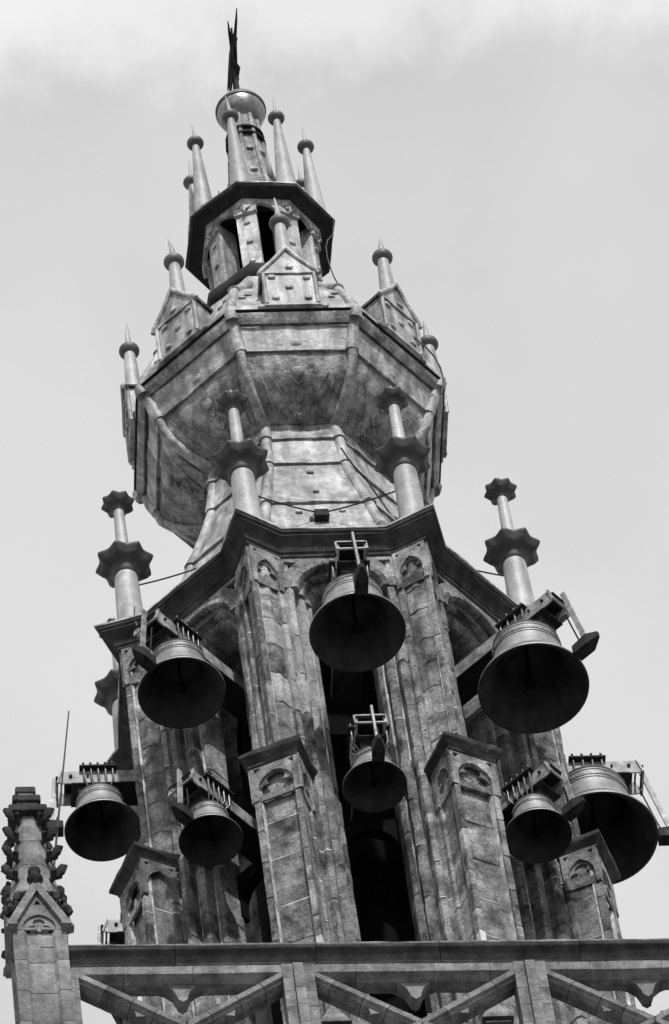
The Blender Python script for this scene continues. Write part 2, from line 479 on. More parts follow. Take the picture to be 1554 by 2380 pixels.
def build_pier(theta, detailed, seed):
    r = random.Random(seed)
    cl = [low['strip'][:]]
    cpl = [(0, VF - .11)] + low['strip'] + low['side'][1:] + low['jamb_a'][1:] + low['jamb_b'][1:] + low['jamb_c'][1:]
    cpu = upp['arris'][3:] + upp['panel'][1:] + upp['edge'][1:] + upp['jamb_a'][1:] + upp['jamb_b'][1:] + upp['jamb_c'][1:]
    b = MB()
    ql = core_poly([cpl], 0); qu = core_poly([cpu], 0)
    # the core runs back to the inner face of the drum
    b.prism(ql, ZB, ZC0 + .05)
    b.prism(qu, ZC0 + .05, ZT)
    core = put(b, 'pier', 'mortar' if detailed else 'stone', tower, None, (0, 0, UP), R(theta))
    if not detailed:
        return core
    def mir(p): return [(-x, y) for x, y in p[::-1]]
    # lower square buttress
    zh = ZC0 - .72
    cols = [([(-HW + .10, VF - .11), (0, VF - .112), (HW - .10, VF - .11)], ZB, ZC0, .92, r.random(), .010)]
    for sgn in (1, -1):
        f = (lambda p: p) if sgn == 1 else mir
        cols += [(f(low['strip']), ZB, zh, .80, r.random(), .014), (f(low['side']), ZB, ZC0, .9, r.random(), .014)]
        cols += [(f(low['jamb_a']), ZB, ZC0 + .5, .95, r.random(), .026), (f(low['jamb_b']), ZB, ZC0 + .25, 1.05, r.random(), .026),
                 (f(low['jamb_c']), ZB, ZC0 + .1, 1.2, r.random(), .012)]
    n = 0
    for poly, z0, z1, h, off, wear in cols:
        zs = joints(z0, z1, h, r, .35 + .6 * off)
        for a, c in zip(zs, zs[1:]):
            if c < 71.0: continue
            n += 1
            fresh = r.random() < .012 and len(poly) > 4
            place('stone', stone_mesh(poly, C0, a, c, seed * 13.7 + n, wear, 'stone_new' if fresh else 'stone'), core)
            if r.random() < .4 and a > 71.2: place('mortar_joint', stone_mesh(poly, C0, a - .011, a + .011, seed * 13.7 + n, wear * .8, 'mortar', 0.0, .002), core)
    # upper diamond-set pier
    cols = [(upp['arris'], ZC0 + .3, ZT, .72, r.random(), .016)]
    for sgn in (1, -1):
        f = (lambda p: p) if sgn == 1 else mir
        cols += [(f(upp['panel']), ZC0 + .2, ZT, .62, r.random(), .016), (f(upp['edge']), ZC0 + .2, ZT - .8, .7, r.random(), .018),
                 (f(upp['jamb_a']), ZC0 + .5, ZSP, .95, r.random(), .03), (f(upp['jamb_b']), ZC0 + .25, ZSP, 1.0, r.random(), .03),
                 (f(upp['jamb_c']), ZC0 + .1, ZSP, 1.2, r.random(), .012)]
    for poly, z0, z1, h, off, wear in cols:
        zs = joints(z0, z1, h, r, .35 + .6 * off)
        for a, c in zip(zs, zs[1:]):
            n += 1
            place('stone', stone_mesh(poly, C0, a, c, seed * 13.7 + n, wear, 'stone_pale' if theta == -22.5 and poly[-1][0] > .05 and a > 80.3 and r.random() < .8 else 'stone', .006, .009), core)
            if r.random() < .45: place('mortar_joint', stone_mesh(poly, C0, a - .009, a + .009, seed * 13.7 + n, wear * .8, 'mortar', 0.0, .002), core)
    if abs(theta) == 22.5:      # a pale repair low on the inner arris
        pl = low['strip'] if theta < 0 else mir(low['strip'])
        place('stone', stone_mesh(pl, C0, 74.72, 75.12, seed + .5, -.02, 'stone_new'), core)
    # trefoil heads: front and both sides below, both faces above
    tracery_head(core, (0, -VF, zh), (1, 0, 0), HW, .75, .245, th=.075)
    for sgn in (1, -1):
        ex = Vector((0, 1, 0)) if sgn == 1 else Vector((0, -1, 0))
        tracery_head(core, (sgn * (HW + .03), -3.19, zh), ex, .255, .75, .185, th=.07)
        d = Vector((FD.x * sgn, -FD.y, 0)); ex = d if sgn == 1 else -d
        mid = Vector((face(.262, .025)[0] * sgn, -face(.262, .025)[1], ZT - .86))
        tracery_head(core, mid, ex, .245, .84, .175, th=.07)
    return core

VIS = {-67.5: 11, -22.5: 12, 22.5: 13, 67.5: 14}
piers = {}
for k in range(8):
    th = -22.5 + 45 * k
    if th > 180: th -= 360
    piers[th] = build_pier(th, th in VIS, VIS.get(th, 50 + k))

# --- caps of the lower buttresses
def cap_mesh(seed):
    b = MB()
    path = [(-HW, -2.86), (-HW, -VF), (HW, -VF), (HW, -2.86)]
    prof = [(-.10, ZC0 - .01), (.0, ZC0), (.018, ZC0 + .02), (.018, ZC0 + .05), (.03, ZC0 + .075), (.055, ZC0 + .115), (.085, ZC0 + .15), (.095, ZC0 + .165), (.098, ZC0 + .235), (.08, ZC0 + .26), (-.12, ZC0 + .42), (-.26, ZC0 + .52)]
    # travel keeps outward on the right-hand side
    path = path
    b.sweep(path, prof, False, .16, .035)
    me = b.mesh('cap', 'dark_stone', 35)
    return me
for k, (th, p) in enumerate(piers.items()):
    place('cap', cap_mesh(k), p)

# --- bay heads: spandrel wall, round arch of moulded voussoirs, transom, timber louvres
def wedge(r0, r1, y0, y1, a0, a1, n=5):
    b = MB()
    prof = [(r1, y0), (r1 - .05, y0 - .01)]
    return b
arch_prof = [(.70, 2.60), (.675, 2.735), (.60, 2.735), (.575, 2.70), (.565, 2.655), (.585, 2.62), (.56, 2.60), (.52, 2.595), (.495, 2.56), (.485, 2.52), (.50, 2.48), (.46, 2.46), (.42, 2.43), (.385, 2.38), (.375, 2.30), (.375, 2.0)]
def voussoir(a0, a1, n=4):
    V = []; F = []
    pr = arch_prof + [(.55, 2.0)]
    m = len(pr)
    for i in range(n + 1):
        a = R(a0 + (a1 - a0) * i / n)
        for r_, y in pr:
            V.append((r_ * cos(a), -y, ZSP + r_ * sin(a) * .92))
    for i in range(n):
        for j in range(m - 1):
            F.append((i * m + j, i * m + j + 1, (i + 1) * m + j + 1, (i + 1) * m + j))
    F += [tuple(range(m)), tuple(n * m + j for j in range(m))[::-1]]
    return MB().add(V, F).mesh('voussoir', 'stone', 40)
vous = [voussoir(36 * i + .7, 36 * i + 35.3) for i in range(5)]
arcp = [(.68 * cos(R(180 - 180 * i / 16)), .92 * .68 * sin(R(180 - 180 * i / 16))) for i in range(17)]
sp_out = [(-.79, 0)] + arcp + [(.79, 0), (.79, .78), (-.79, .78)]
tri = [(-.74, .62), (-.56, .60), (-.735, .38)]
spand = MB().plate([sp_out, tri, [(-x, z) for x, z in tri[::-1]]], .07, (0, -2.725, ZSP), (1, 0, 0), (0, 0, 1)).mesh('spandrel', 'stone')
back = MB().box((0, -2.45, ZSP + .58), (1.5, .3, .3)).mesh('lintel', 'stone')
tr = MB()
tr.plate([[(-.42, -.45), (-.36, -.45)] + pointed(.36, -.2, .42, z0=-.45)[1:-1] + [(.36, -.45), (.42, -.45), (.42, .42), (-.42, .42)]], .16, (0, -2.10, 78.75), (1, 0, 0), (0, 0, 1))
trm = tr.mesh('transom', 'shade_black')  # painted near-black so the transom sinks into the bay's shade
for k in range(8):
    th = 45 * k
    bay = place('bay_arch', spand, tower, (0, 0, UP), R(th))
    place('lintel', back, bay)
    for m in vous: place('voussoir', m, bay)
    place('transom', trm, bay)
# added near-black drum keeps the bays dark; its colour stands for interior shade
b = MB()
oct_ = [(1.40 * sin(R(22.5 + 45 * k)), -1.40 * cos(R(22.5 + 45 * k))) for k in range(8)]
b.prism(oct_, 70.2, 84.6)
put(b, 'added_dark_drum', 'shade_black', tower, None, (0, 0, UP))

# --- star-shaped main cornice
star = []
for k in range(8):
    a = R(-22.5 + 45 * k)
    star.append((3.22 * sin(a), -3.22 * cos(a)))
    bb = R(45 * k)
    for X in (-.785, .785):
        star.append((X * cos(bb) + 2.73 * sin(bb), X * sin(bb) - 2.73 * cos(bb)))
b = MB()
prof = [(-.2, ZT - .03), (.0, ZT - .02), (.02, ZT), (.02, ZT + .05), (.045, ZT + .07), (.05, ZT + .10), (.075, ZT + .15), (.115, ZT + .205), (.165, ZT + .25), (.185, ZT + .27), (.185, ZT + .30), (.215, ZT + .32), (.22, ZT + .375), (-.3, ZT + .40)]
b.sweep(star, prof, True, .3, .012)
put(b, 'cornice', 'dark_stone', tower, 35, (0, 0, UP))  # dark tone paints the shade of its down-facing mouldings
b = MB()
b.sweep(star, [(.20, ZT + .372), (.232, ZT + .372), (.236, ZT + .40), (.225, ZT + .425), (.0, ZT + .47), (-.35, ZT + .56)], True, .22, .014)
put(b, 'lead_flashing', 'lead', tower, 35, (0, 0, UP))
b = MB()
o1 = [(2.62 * sin(R(22.5 * k)), -2.62 * cos(R(22.5 * k))) for k in range(16)]
b.prism(o1, ZT + .2, ZT + .54)
put(b, 'lead_roof', 'lead', tower, None, (0, 0, UP))

# --- lead pinnacles with star collars on the cornice points
def starf(depth):
    return lambda g_, r_, z: 1.0 - depth(r_) * (abs(sin(4 * g_)) ** 1.25)
def pin_meshes():
    sh = MB().lathe([(.215, 84.86), (.20, 84.98), (.198, 85.0), (.188, 85.6), (.172, 86.3), (.160, 86.55)], 20).mesh('shaft', 'zinc', 50)
    sh2 = MB().lathe([(.10, 86.78), (.097, 86.9), (.088, 87.5), (.076, 88.16)], 16).mesh('shaft', 'zinc', 50)
    c1 = MB().lathe([(.15, 86.40), (.175, 86.42), (.19, 86.47), (.205, 86.535), (.235, 86.58), (.285, 86.605), (.335, 86.625), (.375, 86.665), (.40, 86.72), (.425, 86.75), (.432, 86.785), (.415, 86.80), (.30, 86.81), (.17, 86.85), (.10, 86.92)], 64,
                    rf=starf(lambda r_: .0 if r_ < .19 else min(.17, (r_ - .19) * 1.0))).mesh('collar', 'collar', 60)
    c2 = MB().lathe([(.07, 88.06), (.084, 88.08), (.10, 88.13), (.13, 88.165), (.175, 88.185), (.21, 88.215), (.235, 88.26), (.25, 88.28), (.25, 88.305), (.235, 88.315), (.15, 88.325), (.08, 88.38)], 64,
                    rf=starf(lambda r_: .0 if r_ < .1 else min(.17, (r_ - .1) * 1.6))).mesh('collar', 'collar', 60)
    tip = MB().lathe([(.06, 88.32), (.055, 88.40), (.04, 88.45), (.045, 88.50), (.035, 88.56), (.015, 88.63), (.004, 88.66)], 14).mesh('tip', 'zinc', 60)
    return sh, sh2, c1, c2, tip
pm = pin_meshes()
for k in range(8):
    th = -22.5 + 45 * k
    a = R(th)
    s_ = place('pinnacle', pm[0], tower, (3.0 * sin(a), -3.0 * cos(a), UP - (.09 if th == -67.5 + 360 else 0)), a + R(3.0 * ((k * 5) % 4 - 1.5)))
    place('upper_shaft', pm[1], s_)
    place('star_collar', pm[2], s_)
    place('star_collar', pm[3], s_)
    place('tip', pm[4], s_)
    # saddle of lead under the pinnacle
    q = MB().lathe([(.30, 84.78), (.27, 84.88), (.22, 84.93)], 8).mesh('lead_saddle', 'lead') if k == 0 else q
    place('lead_saddle', q, s_)

# --- square tower shaft below the gallery, down to the ground
b = MB()
b.prism([(-4.55, -4.55), (4.55, -4.55), (4.55, 4.55), (-4.55, 4.55)], GROUND, 70.0)
b.sweep([(-4.55, 4.55), (-4.55, -4.55), (4.55, -4.55), (4.55, 4.55)], [(-.1, 69.2), (.05, 69.3), (.12, 69.5), (.30, 69.75), (.34, 69.8), (.34, 70.02), (-.2, 70.05)], True)
put(b, 'tower_shaft', 'stone', tower, None, (0, 0, UP))
b = MB()
for z in range(8, 66, 14):
    b.sweep([(-4.55, 4.55), (-4.55, -4.55), (4.55, -4.55), (4.55, 4.55)], [(-.05, z), (.12, z + .1), (.14, z + .3), (-.05, z + .5)], True)
put(b, 'string_course', 'stone', tower, None, (0, 0, UP))
b = MB()
b.prism([(-4.8, -4.8), (4.8, -4.8), (4.8, 4.8), (-4.8, 4.8)], 70.02, 70.2)
put(b, 'gallery_floor', 'lead', tower, None, (0, 0, UP))
# small gablets standing at the foot of the front buttresses
for X in (-1.07, .96):
    b = MB()
    b.prism([(-.16, -.16), (.16, -.16), (.16, .16), (-.16, .16)], 70.2, 72.55)
    b.add([(-.2, -.2, 72.55), (.2, -.2, 72.55), (.2, .2, 72.55), (-.2, .2, 72.55), (0, 0, 73.14), ], [(0, 1, 4), (1, 2, 4), (2, 3, 4), (3, 0, 4), (3, 2, 1, 0)])
    put(b, 'foot_gablet', 'rail', tower, None, (X, -3.72, UP))

# ================================================================== gallery parapet
parapet = thing('parapet', 'pierced sandstone gallery parapet with crossed bars under a dark moulded coping', 'parapet', (-.235, 0, 70.2), R(1.3))
PB = 70.2
def side_parapet(rot, detail):
    piece = []
    rz = R(rot)
    Y0 = -4.72
    def P(mb, name, mat='rail', smooth=None, par=None):
        me = mb.mesh(name, mat, smooth)
        return place(name, me, par or parapet, (0, 0, -PB), rz) if par is None else place(name, me, par)
    # coping in lengths
    xs = [-4.62, -2.95, -1.2, .35, 2.1, 3.6, 4.62]
    for i, (a, c) in enumerate(zip(xs, xs[1:])):
        b = MB()
        e = .004
        pr = [(-.36, 72.645), (.004, 72.645), (.012, 72.675), (.004, 72.69), (.02, 72.72), (.055, 72.77), (.085, 72.815), (.11, 72.83), (.12, 72.845), (.125, 72.885), (.10, 72.925), (-.10, 72.965), (-.45, 72.90), (-.45, 72.83), (-.36, 72.75)]
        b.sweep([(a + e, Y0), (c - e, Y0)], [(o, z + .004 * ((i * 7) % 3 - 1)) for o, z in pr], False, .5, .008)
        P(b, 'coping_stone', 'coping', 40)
        b = MB().sweep([(a + e, Y0), (c - e, Y0)], [(.09, 72.888), (.128, 72.89), (.134, 72.905), (.128, 72.925), (.10, 72.945), (-.12, 72.985), (-.12, 72.95)], False, .25, .010)  # added pale strip paints the sunlit top edge of the coping
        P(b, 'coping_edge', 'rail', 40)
    xs = [-4.42, -3.6, -2.75, -1.62, -.72, .25, .95, 1.28, 2.2, 3.1, 3.7, 4.42]
    for i, (a, c) in enumerate(zip(xs, xs[1:])):
        b = MB()
        b.sweep([(a + .003, Y0), (c - .003, Y0)], [(-.30, 72.60), (-.30, 72.42), (-.12, 72.42), (-.03, 72.475), (-.004, 72.485), (0, 72.49), (.0, 72.642), (-.3, 72.642)], False, .3, .006)
        P(b, 'rail_stone', 'rail', 20)
    px = [-4.335, -1.445, 1.445, 4.335]
    for i, x in enumerate(px[:-1]):
        x1 = px[i + 1]
        hw = .20
        la, lb = x + hw - .06, x1 - hw + .06
        mx = (la + lb) / 2
        # pendent cusp under the rail
        cz = 72.44
        cusp = [(mx - .34, cz + .06), (mx - .2, cz - .02), (mx - .11, cz - .12), (mx - .075, cz - .22), (mx - .055, cz - .30), (mx, cz - .345), (mx + .055, cz - .30), (mx + .075, cz - .22), (mx + .11, cz - .12), (mx + .2, cz - .02), (mx + .34, cz + .06)]
        b = MB().plate([cusp], .20, (0, Y0 + .13, 0), (1, 0, 0), (0, 0, 1))
        P(b, 'pendant', 'rail')
        # crossed bars in stones
        zt, zm, zb = 72.50, 71.47, 70.44
        for (ax, az, bx, bz) in ((la, zt, mx, zm), (lb, zt, mx, zm), (mx, zm, lb, zb), (mx, zm, la, zb)):
            a = Vector((ax, Y0, az)); c = Vector((bx, Y0, bz))
            nseg = 4
            cuts = [0] + [(j + rnd.uniform(-.18, .18)) / nseg for j in range(1, nseg)] + [1]
            d = (c - a); dn = d.normalized(); sgn = 1 if d.x > 0 else -1
            perp = Vector((-dn.z, 0, dn.x)) * sgn     # upwards
            for j in range(nseg):
                p = a + d * (cuts[j] + .003); q = a + d * (cuts[j + 1] - .003)
                V = []; pr = [(.055, .0), (.045, .012), (-.05, .0), (-.085, .05), (-.13, .17), (-.13, .27), (.055, .27)]
                pr = [(.085, .06), (.072, .045), (.045, .0), (-.035, .0), (-.062, .045), (-.078, .05), (-.115, .14), (-.115, .26), (.085, .26)]
                mm = len(pr)
                for tt, base in ((0, p), (1, q)):
                    for (h, dep) in pr:
                        w = .006 * jz(base.x * 5 + h * 30, dep * 9, base.z * 5)
                        V.append(base + perp * (h + w) + Vector((0, dep + .001 * j, 0)))
                F = [(k_, (k_ + 1) % mm, mm + (k_ + 1) % mm, mm + k_) for k_ in range(mm)] + [tuple(range(mm))[::-1], tuple(range(mm, 2 * mm))]
                P(MB().add(V, F), 'bar_stone', 'rail')
        # cusps on the bars
        for sg in (-1, 1):
            for (f, hgt, zz) in ((.62, -1, 0), (.86, 1, 0)):
                base = Vector((la if sg == -1 else lb, Y0 + .07, zt)).lerp(Vector((mx, Y0 + .07, zm)), f)
                d = (Vector((mx, 0, zm)) - Vector((la if sg == -1 else lb, 0, zt))).normalized()
                perp = Vector((-d.z, 0, d.x)) * (1 if d.x > 0 else -1)
                if hgt < 0: perp = -perp
                pts = []
                for t in range(-5, 6):
                    x_ = t / 5
                    hh = .06 + (.15 if hgt < 0 else .10) * (1 - abs(x_)) ** 1.6
                    pts.append((x_ * .17, hh * .85))
                pts = [(-.20, 0)] + pts + [(.20, 0)]
                ex = d if perp.cross(d).y > 0 else -d
                V = []
                b = MB().plate([pts], .15, base, ex, perp)
                P(b, 'cusp', 'rail')
    for x in px[1:-1]:
        # post: flanking strips and a raised fillet, in courses
        zs = [70.2, 70.65, 71.05, 71.42, 71.78, 72.10, 72.645]
        for i, (a, c) in enumerate(zip(zs, zs[1:])):
            for nm, x0, x1, f, o in (('l', -.20, -.065, .0, .0), ('r', .065, .20, .0, .13)):
                b = MB().box((x + (x0 + x1) / 2, Y0 + .12 + f, (a + c) / 2), (x1 - x0 - .004, .27, c - a - .008))
                P(b, 'post_stone', 'rail')
            top = min(c, 72.60)
            b = MB().box((x, Y0 + .08, (a + top) / 2), (.122, .30, top - a - .008))
            P(b, 'post_stone', 'rail')
    for x in (-4.30, 4.30):
        b = MB().box((x, Y0 + .13, 71.4), (.26, .28, 2.44))
        P(b, 'end_post', 'rail')
    b = MB().box((0, Y0 + .13, 70.33), (8.6, .30, .26))
    P(b, 'bottom_rail', 'rail')
    return
side_parapet(0, True)
# the other three sides share meshes where they are plain copies of the front
front = [o for o in parapet.children]
for rot in (90, 180, -90):
    for o in front:
        c = o.copy(); col.objects.link(c); c.parent = parapet
        c.rotation_euler = (0, 0, R(rot))

# ================================================================== stone corner pinnacles on the parapet
def crocket_mesh():
    b = MB()
    b.tube([(-.04, 0, -.05), (.03, 0, -.02), (.09, 0, .0), (.13, 0, .02)], [.045, .040, .045, .05], 7, flat=1.2)
    b.tube([(.10, 0, -.055), (.165, 0, -.035), (.185, 0, .03), (.155, 0, .085), (.115, 0, .095)], [.030, .048, .055, .048, .025], 7, flat=1.5)
    for sg in (-1, 1):
        b.tube([(.06, sg * .03, -.01), (.10, sg * .075, .02), (.09, sg * .085, .065)], [.032, .040, .020], 6)
    return b.mesh('crocket', 'dark_stone', 45)
CK = crocket_mesh()
def corner_pinnacle(x, y, label, detail=True):
    t = thing('stone_pinnacle', label, 'pinnacle', (x, y, 70.2), R(1.3))
    z0 = -70.2
    hw = .335
    # shaft in courses with a sunk panel on each face
    q = []
    for k in range(4):
        a = R(90 * k); rt_ = lambda p: (p[0] * cos(a) - p[1] * sin(a), p[0] * sin(a) + p[1] * cos(a))
        q += [rt_(p) for p in [(-hw, -hw), (-hw + .14, -hw), (-hw + .185, -hw + .055), (hw - .185, -hw + .055), (hw - .14, -hw)]]
    zs = [70.2, 70.75, 71.36, 71.97, 72.58, 73.19]
    for i, (a, c) in enumerate(zip(zs, zs[1:])):
        b = MB()
        V = []; n = len(q)
        lv_ = [(a + .006, .985), (a + .022, 1.0), ((a + c) / 2, 1.0), (c - .022, 1.0), (c - .006, .985)]
        for z, sc in lv_:
            for (px_, py_) in q:
                w = 1 + .012 * jz(px_ * 9 + i * 3, py_ * 9, z * 4)
                V.append((px_ * sc * w, py_ * sc * w, z + z0))
        F = [(l * n + k, l * n + (k + 1) % n, (l + 1) * n + (k + 1) % n, (l + 1) * n + k) for l in range(len(lv_) - 1) for k in range(n)]
        F += [tuple(range(n))[::-1], tuple(range((len(lv_) - 1) * n, len(lv_) * n))]
        put(b.add(V, F), 'shaft_stone', 'rail', t, 30)
    core = MB().prism([(-.26, -.26), (.26, -.26), (.26, .26), (-.26, .26)], 70.2 + z0, 74.1 + z0)
    put(core, 'core', 'rail', t)
    for k in range(4):
        a = R(90 * k)
        gz = 73.19 + z0
        H = .86
        tri = [(-.36, .02), (.36, .02), (0, H)]
        arch = pointed(.20, .06, .24, z0=.0)
        outer = [(-.335, .0)] + arch + [(.335, 0), (.335, .06), (0, H - .06), (-.335, .06)]
        b = MB().plate([outer, [(-.05, .50), (.05, .50), (0, .60)][::1]], .07, (0, -hw, gz), (1, 0, 0), (0, 0, 1))
        gable = put(b, 'gablet', 'rail', t, None, (0, 0, 0), a)
        b = MB().plate([[(x_ * 1.06, z_) for x_, z_ in arch], trefoil(0, .10, .72)], .03, (0, -hw + .03, gz), (1, 0, 0), (0, 0, 1))
        put(b, 'trefoil', 'rail', gable)
        # gablet backing and raking mouldings
        b = MB().plate([[(-.33, 0), (.33, 0), (0, H - .08)]], .25, (0, -hw + .06, gz), (1, 0, 0), (0, 0, 1))
        put(b, 'gablet_back', 'rail', gable)
        for sg in (-1, 1):
            b = MB().bar((sg * .385, -hw - .0, gz - .02), (sg * .0, -hw - .0 - .002 * sg, gz + H), .12, .10)
            put(b, 'raking_mould', 'rail', gable)
            for f in (.34, .68):
                mw = Matrix.Translation((sg * .40 * (1 - f), -hw - .01, gz + H * f)) @ Matrix.Rotation(0 if sg == 1 else PI, 4, 'Z') @ Matrix.Rotation(R(-35), 4, 'Y') @ Matrix.Scale(.8, 4)
                place('crocket', CK, gable, mw=mw)
        # two-tiered finial of the gablet
        b = MB().lathe([(.06, gz + H - .05), (.055, gz + H + .12), (.10, gz + H + .16), (.105, gz + H + .20), (.06, gz + H + .24), (.05, gz + H + .30), (.08, gz + H + .34), (.08, gz + H + .38), (.035, gz + H + .43)], 10, (0, -hw + .02, 0))
        put(b, 'finial', 'dark_stone', gable, 50)
        # corner shoulder crocket
    # crocketed spirelet, in three stones
    lev = [(74.0, .325), (74.62, .265), (75.2, .205), (75.80, .15)]
    for (za, ra), (zb, rb) in zip(lev, lev[1:]):
        V = []
        for z, r_ in ((za + .005, ra), (zb - .005, rb)):
            V += [(r_ * x_, r_ * y_, z + z0) for x_, y_ in ((-1, -.42), (-.42, -1), (.42, -1), (1, -.42), (1, .42), (.42, 1), (-.42, 1), (-1, .42))]
        F = [(k, (k + 1) % 8, 8 + (k + 1) % 8, 8 + k) for k in range(8)] + [tuple(range(8))[::-1], tuple(range(8, 16))]
        put(MB().add(V, F), 'spirelet_stone', 'rail', t)
    for j in range(4):
        z = 74.38 + .44 * j
        r_ = .325 + (z - 74.0) * (-.175 / 1.8)
        for k in range(4):
            mw = Matrix.Translation((0, 0, z + z0 + .03 * jz(j, k, 1))) @ Matrix.Rotation(R(45 + 90 * k), 4, 'Z') @ Matrix.Translation((r_ * 1.0, 0, 0)) @ Matrix.Rotation(R(6 * jz(j, k, 5)), 4, 'X') @ Matrix.Diagonal((1.12, .85, .82 + .1 * jz(k * 3.1, j, 8), 1))
            place('crocket', CK, t, mw=mw)
    for (z, hw_, h) in ((75.80, .245, .14), (75.92, .14, .2), (76.10, .18, .13), (76.21, .11, .16), (76.34, .13, .13)):
        b = MB()
        b.prism([(-hw_, -hw_), (hw_, -hw_), (hw_, hw_), (-hw_, hw_)], z + z0, z + z0 + h)
        o = put(b, 'finial_block', 'dark_stone' if hw_ in (.245, .18, .13) else 'rail', t)
        mod = o.modifiers.new('bevel', 'BEVEL'); mod.width = .02; mod.segments = 2
    return t
A_ = R(1.3)
for (x, y, lab) in ((-4.745, -4.665, 'tall crocketed stone pinnacle at the left end of the parapet'),):
    corner_pinnacle(x, y, lab)

# ================================================================== lead spire
spire = thing('spire', 'lead-covered octagonal spire with bulging drum, small dormers and open lantern', 'spire', (0, 0, 84.9))
SZ = -84.9
def sp(theta_deg, rad, z):       # a point in the spire's own frame
    a = R(theta_deg); return Vector((rad * sin(a), -rad * cos(a), z + SZ))

def octo(prof, name, mat, parent=None, inset=.03):
    b = MB(); V = []; F = []
    for r_, z in prof:
        for k in range(8): V.append(sp(22.5 + 45 * k, max(.01, r_ - inset), z))
    n = len(prof)
    for i in range(n - 1):
        for k in range(8): F.append((i * 8 + k, i * 8 + (k + 1) % 8, (i + 1) * 8 + (k + 1) % 8, (i + 1) * 8 + k))
    F += [tuple(range(8)), tuple(range((n - 1) * 8, n * 8))]
    return put(b.add(V, F), name, mat, parent if parent is not None else spire)

def panel(prof, parent, k, mat, seed, amp=.024, nx=9, lip=.040, name='lead_sheet'):
    """one lead sheet on face k, between two seams (profile runs top to bottom), lower edge lapping outwards"""
    V = []; F = []
    pr = list(prof)
    # resample
    q = []
    for (a, za), (c, zc) in zip(pr, pr[1:]):
        m = max(1, int(math.hypot(c - a, zc - za) / .14))
        q += [(a + (c - a) * i / m, za + (zc - za) * i / m) for i in range(m)]
    q.append(pr[-1])
    n = len(q)
    rows = []
    for i, (r_, z) in enumerate(q):
        j0, j1 = max(0, i - 1), min(n - 1, i + 1)
        t = Vector((q[j1][0] - q[j0][0], q[j1][1] - q[j0][1])).normalized()
        nr = Vector((-t.y, t.x))
        if nr.x < 0 and abs(nr.x) > .2: nr = -nr
        lo = lip * max(0, (i - (n - 1) + 2.2) / 2.2)
        rows.append((r_, z, nr, lo))
    last = rows[-1]
    for (r_, z, nr, lo) in rows:
        for x in range(nx + 1):
            f = x / nx * 2 - 1
            e = amp * (jz(f * 2.1 + seed * 3.3, z * 2.4, seed) + .5 * jz(f * 6 + seed, z * 7, 2.2)) * (1 - abs(f) ** 6)
            rr = r_ * c22 + nr.x * (lo + e)
            V.append((f * r_ * s22, -rr, z + SZ + nr.y * (lo + e)))
    # return of the lap
    r_, z, nr, lo = last
    for x in range(nx + 1):
        f = x / nx * 2 - 1
        V.append((f * r_ * s22, -(r_ * c22 - .02), z + SZ + .005))
    w = nx + 1
    for i in range(n):
        for x in range(nx): F.append((i * w + x, i * w + x + 1, (i + 1) * w + x + 1, (i + 1) * w + x))
    b = MB().add(V, F)
    me = b.mesh(name, mat, 40, recalc=False)
    me.flip_normals()
    return place(name, me, parent, (0, 0, 0), R(45 * k))

def roll(prof, parent, theta, rad, mat='lead'):
    path = [sp(theta, r_ - rad * .30, z) for r_, z in prof]
    P2 = []
    for a, c in zip(path, path[1:]):
        m = max(1, int((c - a).length / .2))
        P2 += [a.lerp(c, i / m) for i in range(m)]
    P2.append(path[-1])
    n = len(P2)
    rr = [rad * (.90 + .06 * jz(p.x * 4, p.y * 4, p.z * 4)) for p in P2]
    rr[-1] = rad * 1.2
    if n > 2: rr[-2] = max(rr[-2], rad * 1.05)
    return put(MB().tube(P2, rr, 9), 'lead_roll', mat, parent, 50)

clipm = None
def clip_mesh():
    V = []; F = []
    for sc, dep in ((1.0, 0.0), (.97, -.016), (.72, -.024)):
        for i in range(10):
            g_ = 2 * PI * (i + .5) / 10
            cx, cz = cos(g_), sin(g_)
            V.append((.050 * sc * math.copysign(abs(cx) ** .6, cx), dep - (.004 if cz < 0 and dep else 0), .044 * sc * math.copysign(abs(cz) ** .6, cz)))
    for l in range(2):
        F += [(l * 10 + i, l * 10 + (i + 1) % 10, (l + 1) * 10 + (i + 1) % 10, (l + 1) * 10 + i) for i in range(10)]
    F.append(tuple(range(20, 30)))
    return MB().add(V, F).mesh('lead_dot', 'lead', 50)
clipm = clip_mesh()
def clip(parent, k, f, prof_a, prof_b, t, s=1.0):
    """lead dot on face k at lateral fraction f, at parameter t between two profile points"""
    r_ = prof_a[0] + (prof_b[0] - prof_a[0]) * t; z = prof_a[1] + (prof_b[1] - prof_a[1]) * t
    tl = Vector((0, -(prof_b[0] - prof_a[0]) * c22, prof_b[1] - prof_a[1])).normalized()
    if tl.z < 0: tl = -tl
    X = Vector((1, 0, 0)); Y = tl.cross(X)
    m = Matrix(((X.x, Y.x, tl.x, f * r_ * s22), (X.y, Y.y, tl.y, -r_ * c22 - .004), (X.z, Y.z, tl.z, z + SZ), (0, 0, 0, 1)))
    mw = Matrix.Rotation(R(45 * k), 4, 'Z') @ m @ Matrix.Rotation(R(rnd.uniform(-7, 7)), 4, 'Y') @ Matrix.Scale(s * rnd.uniform(.9, 1.12), 4)
    place('lead_dot', clipm, parent, mw=mw)

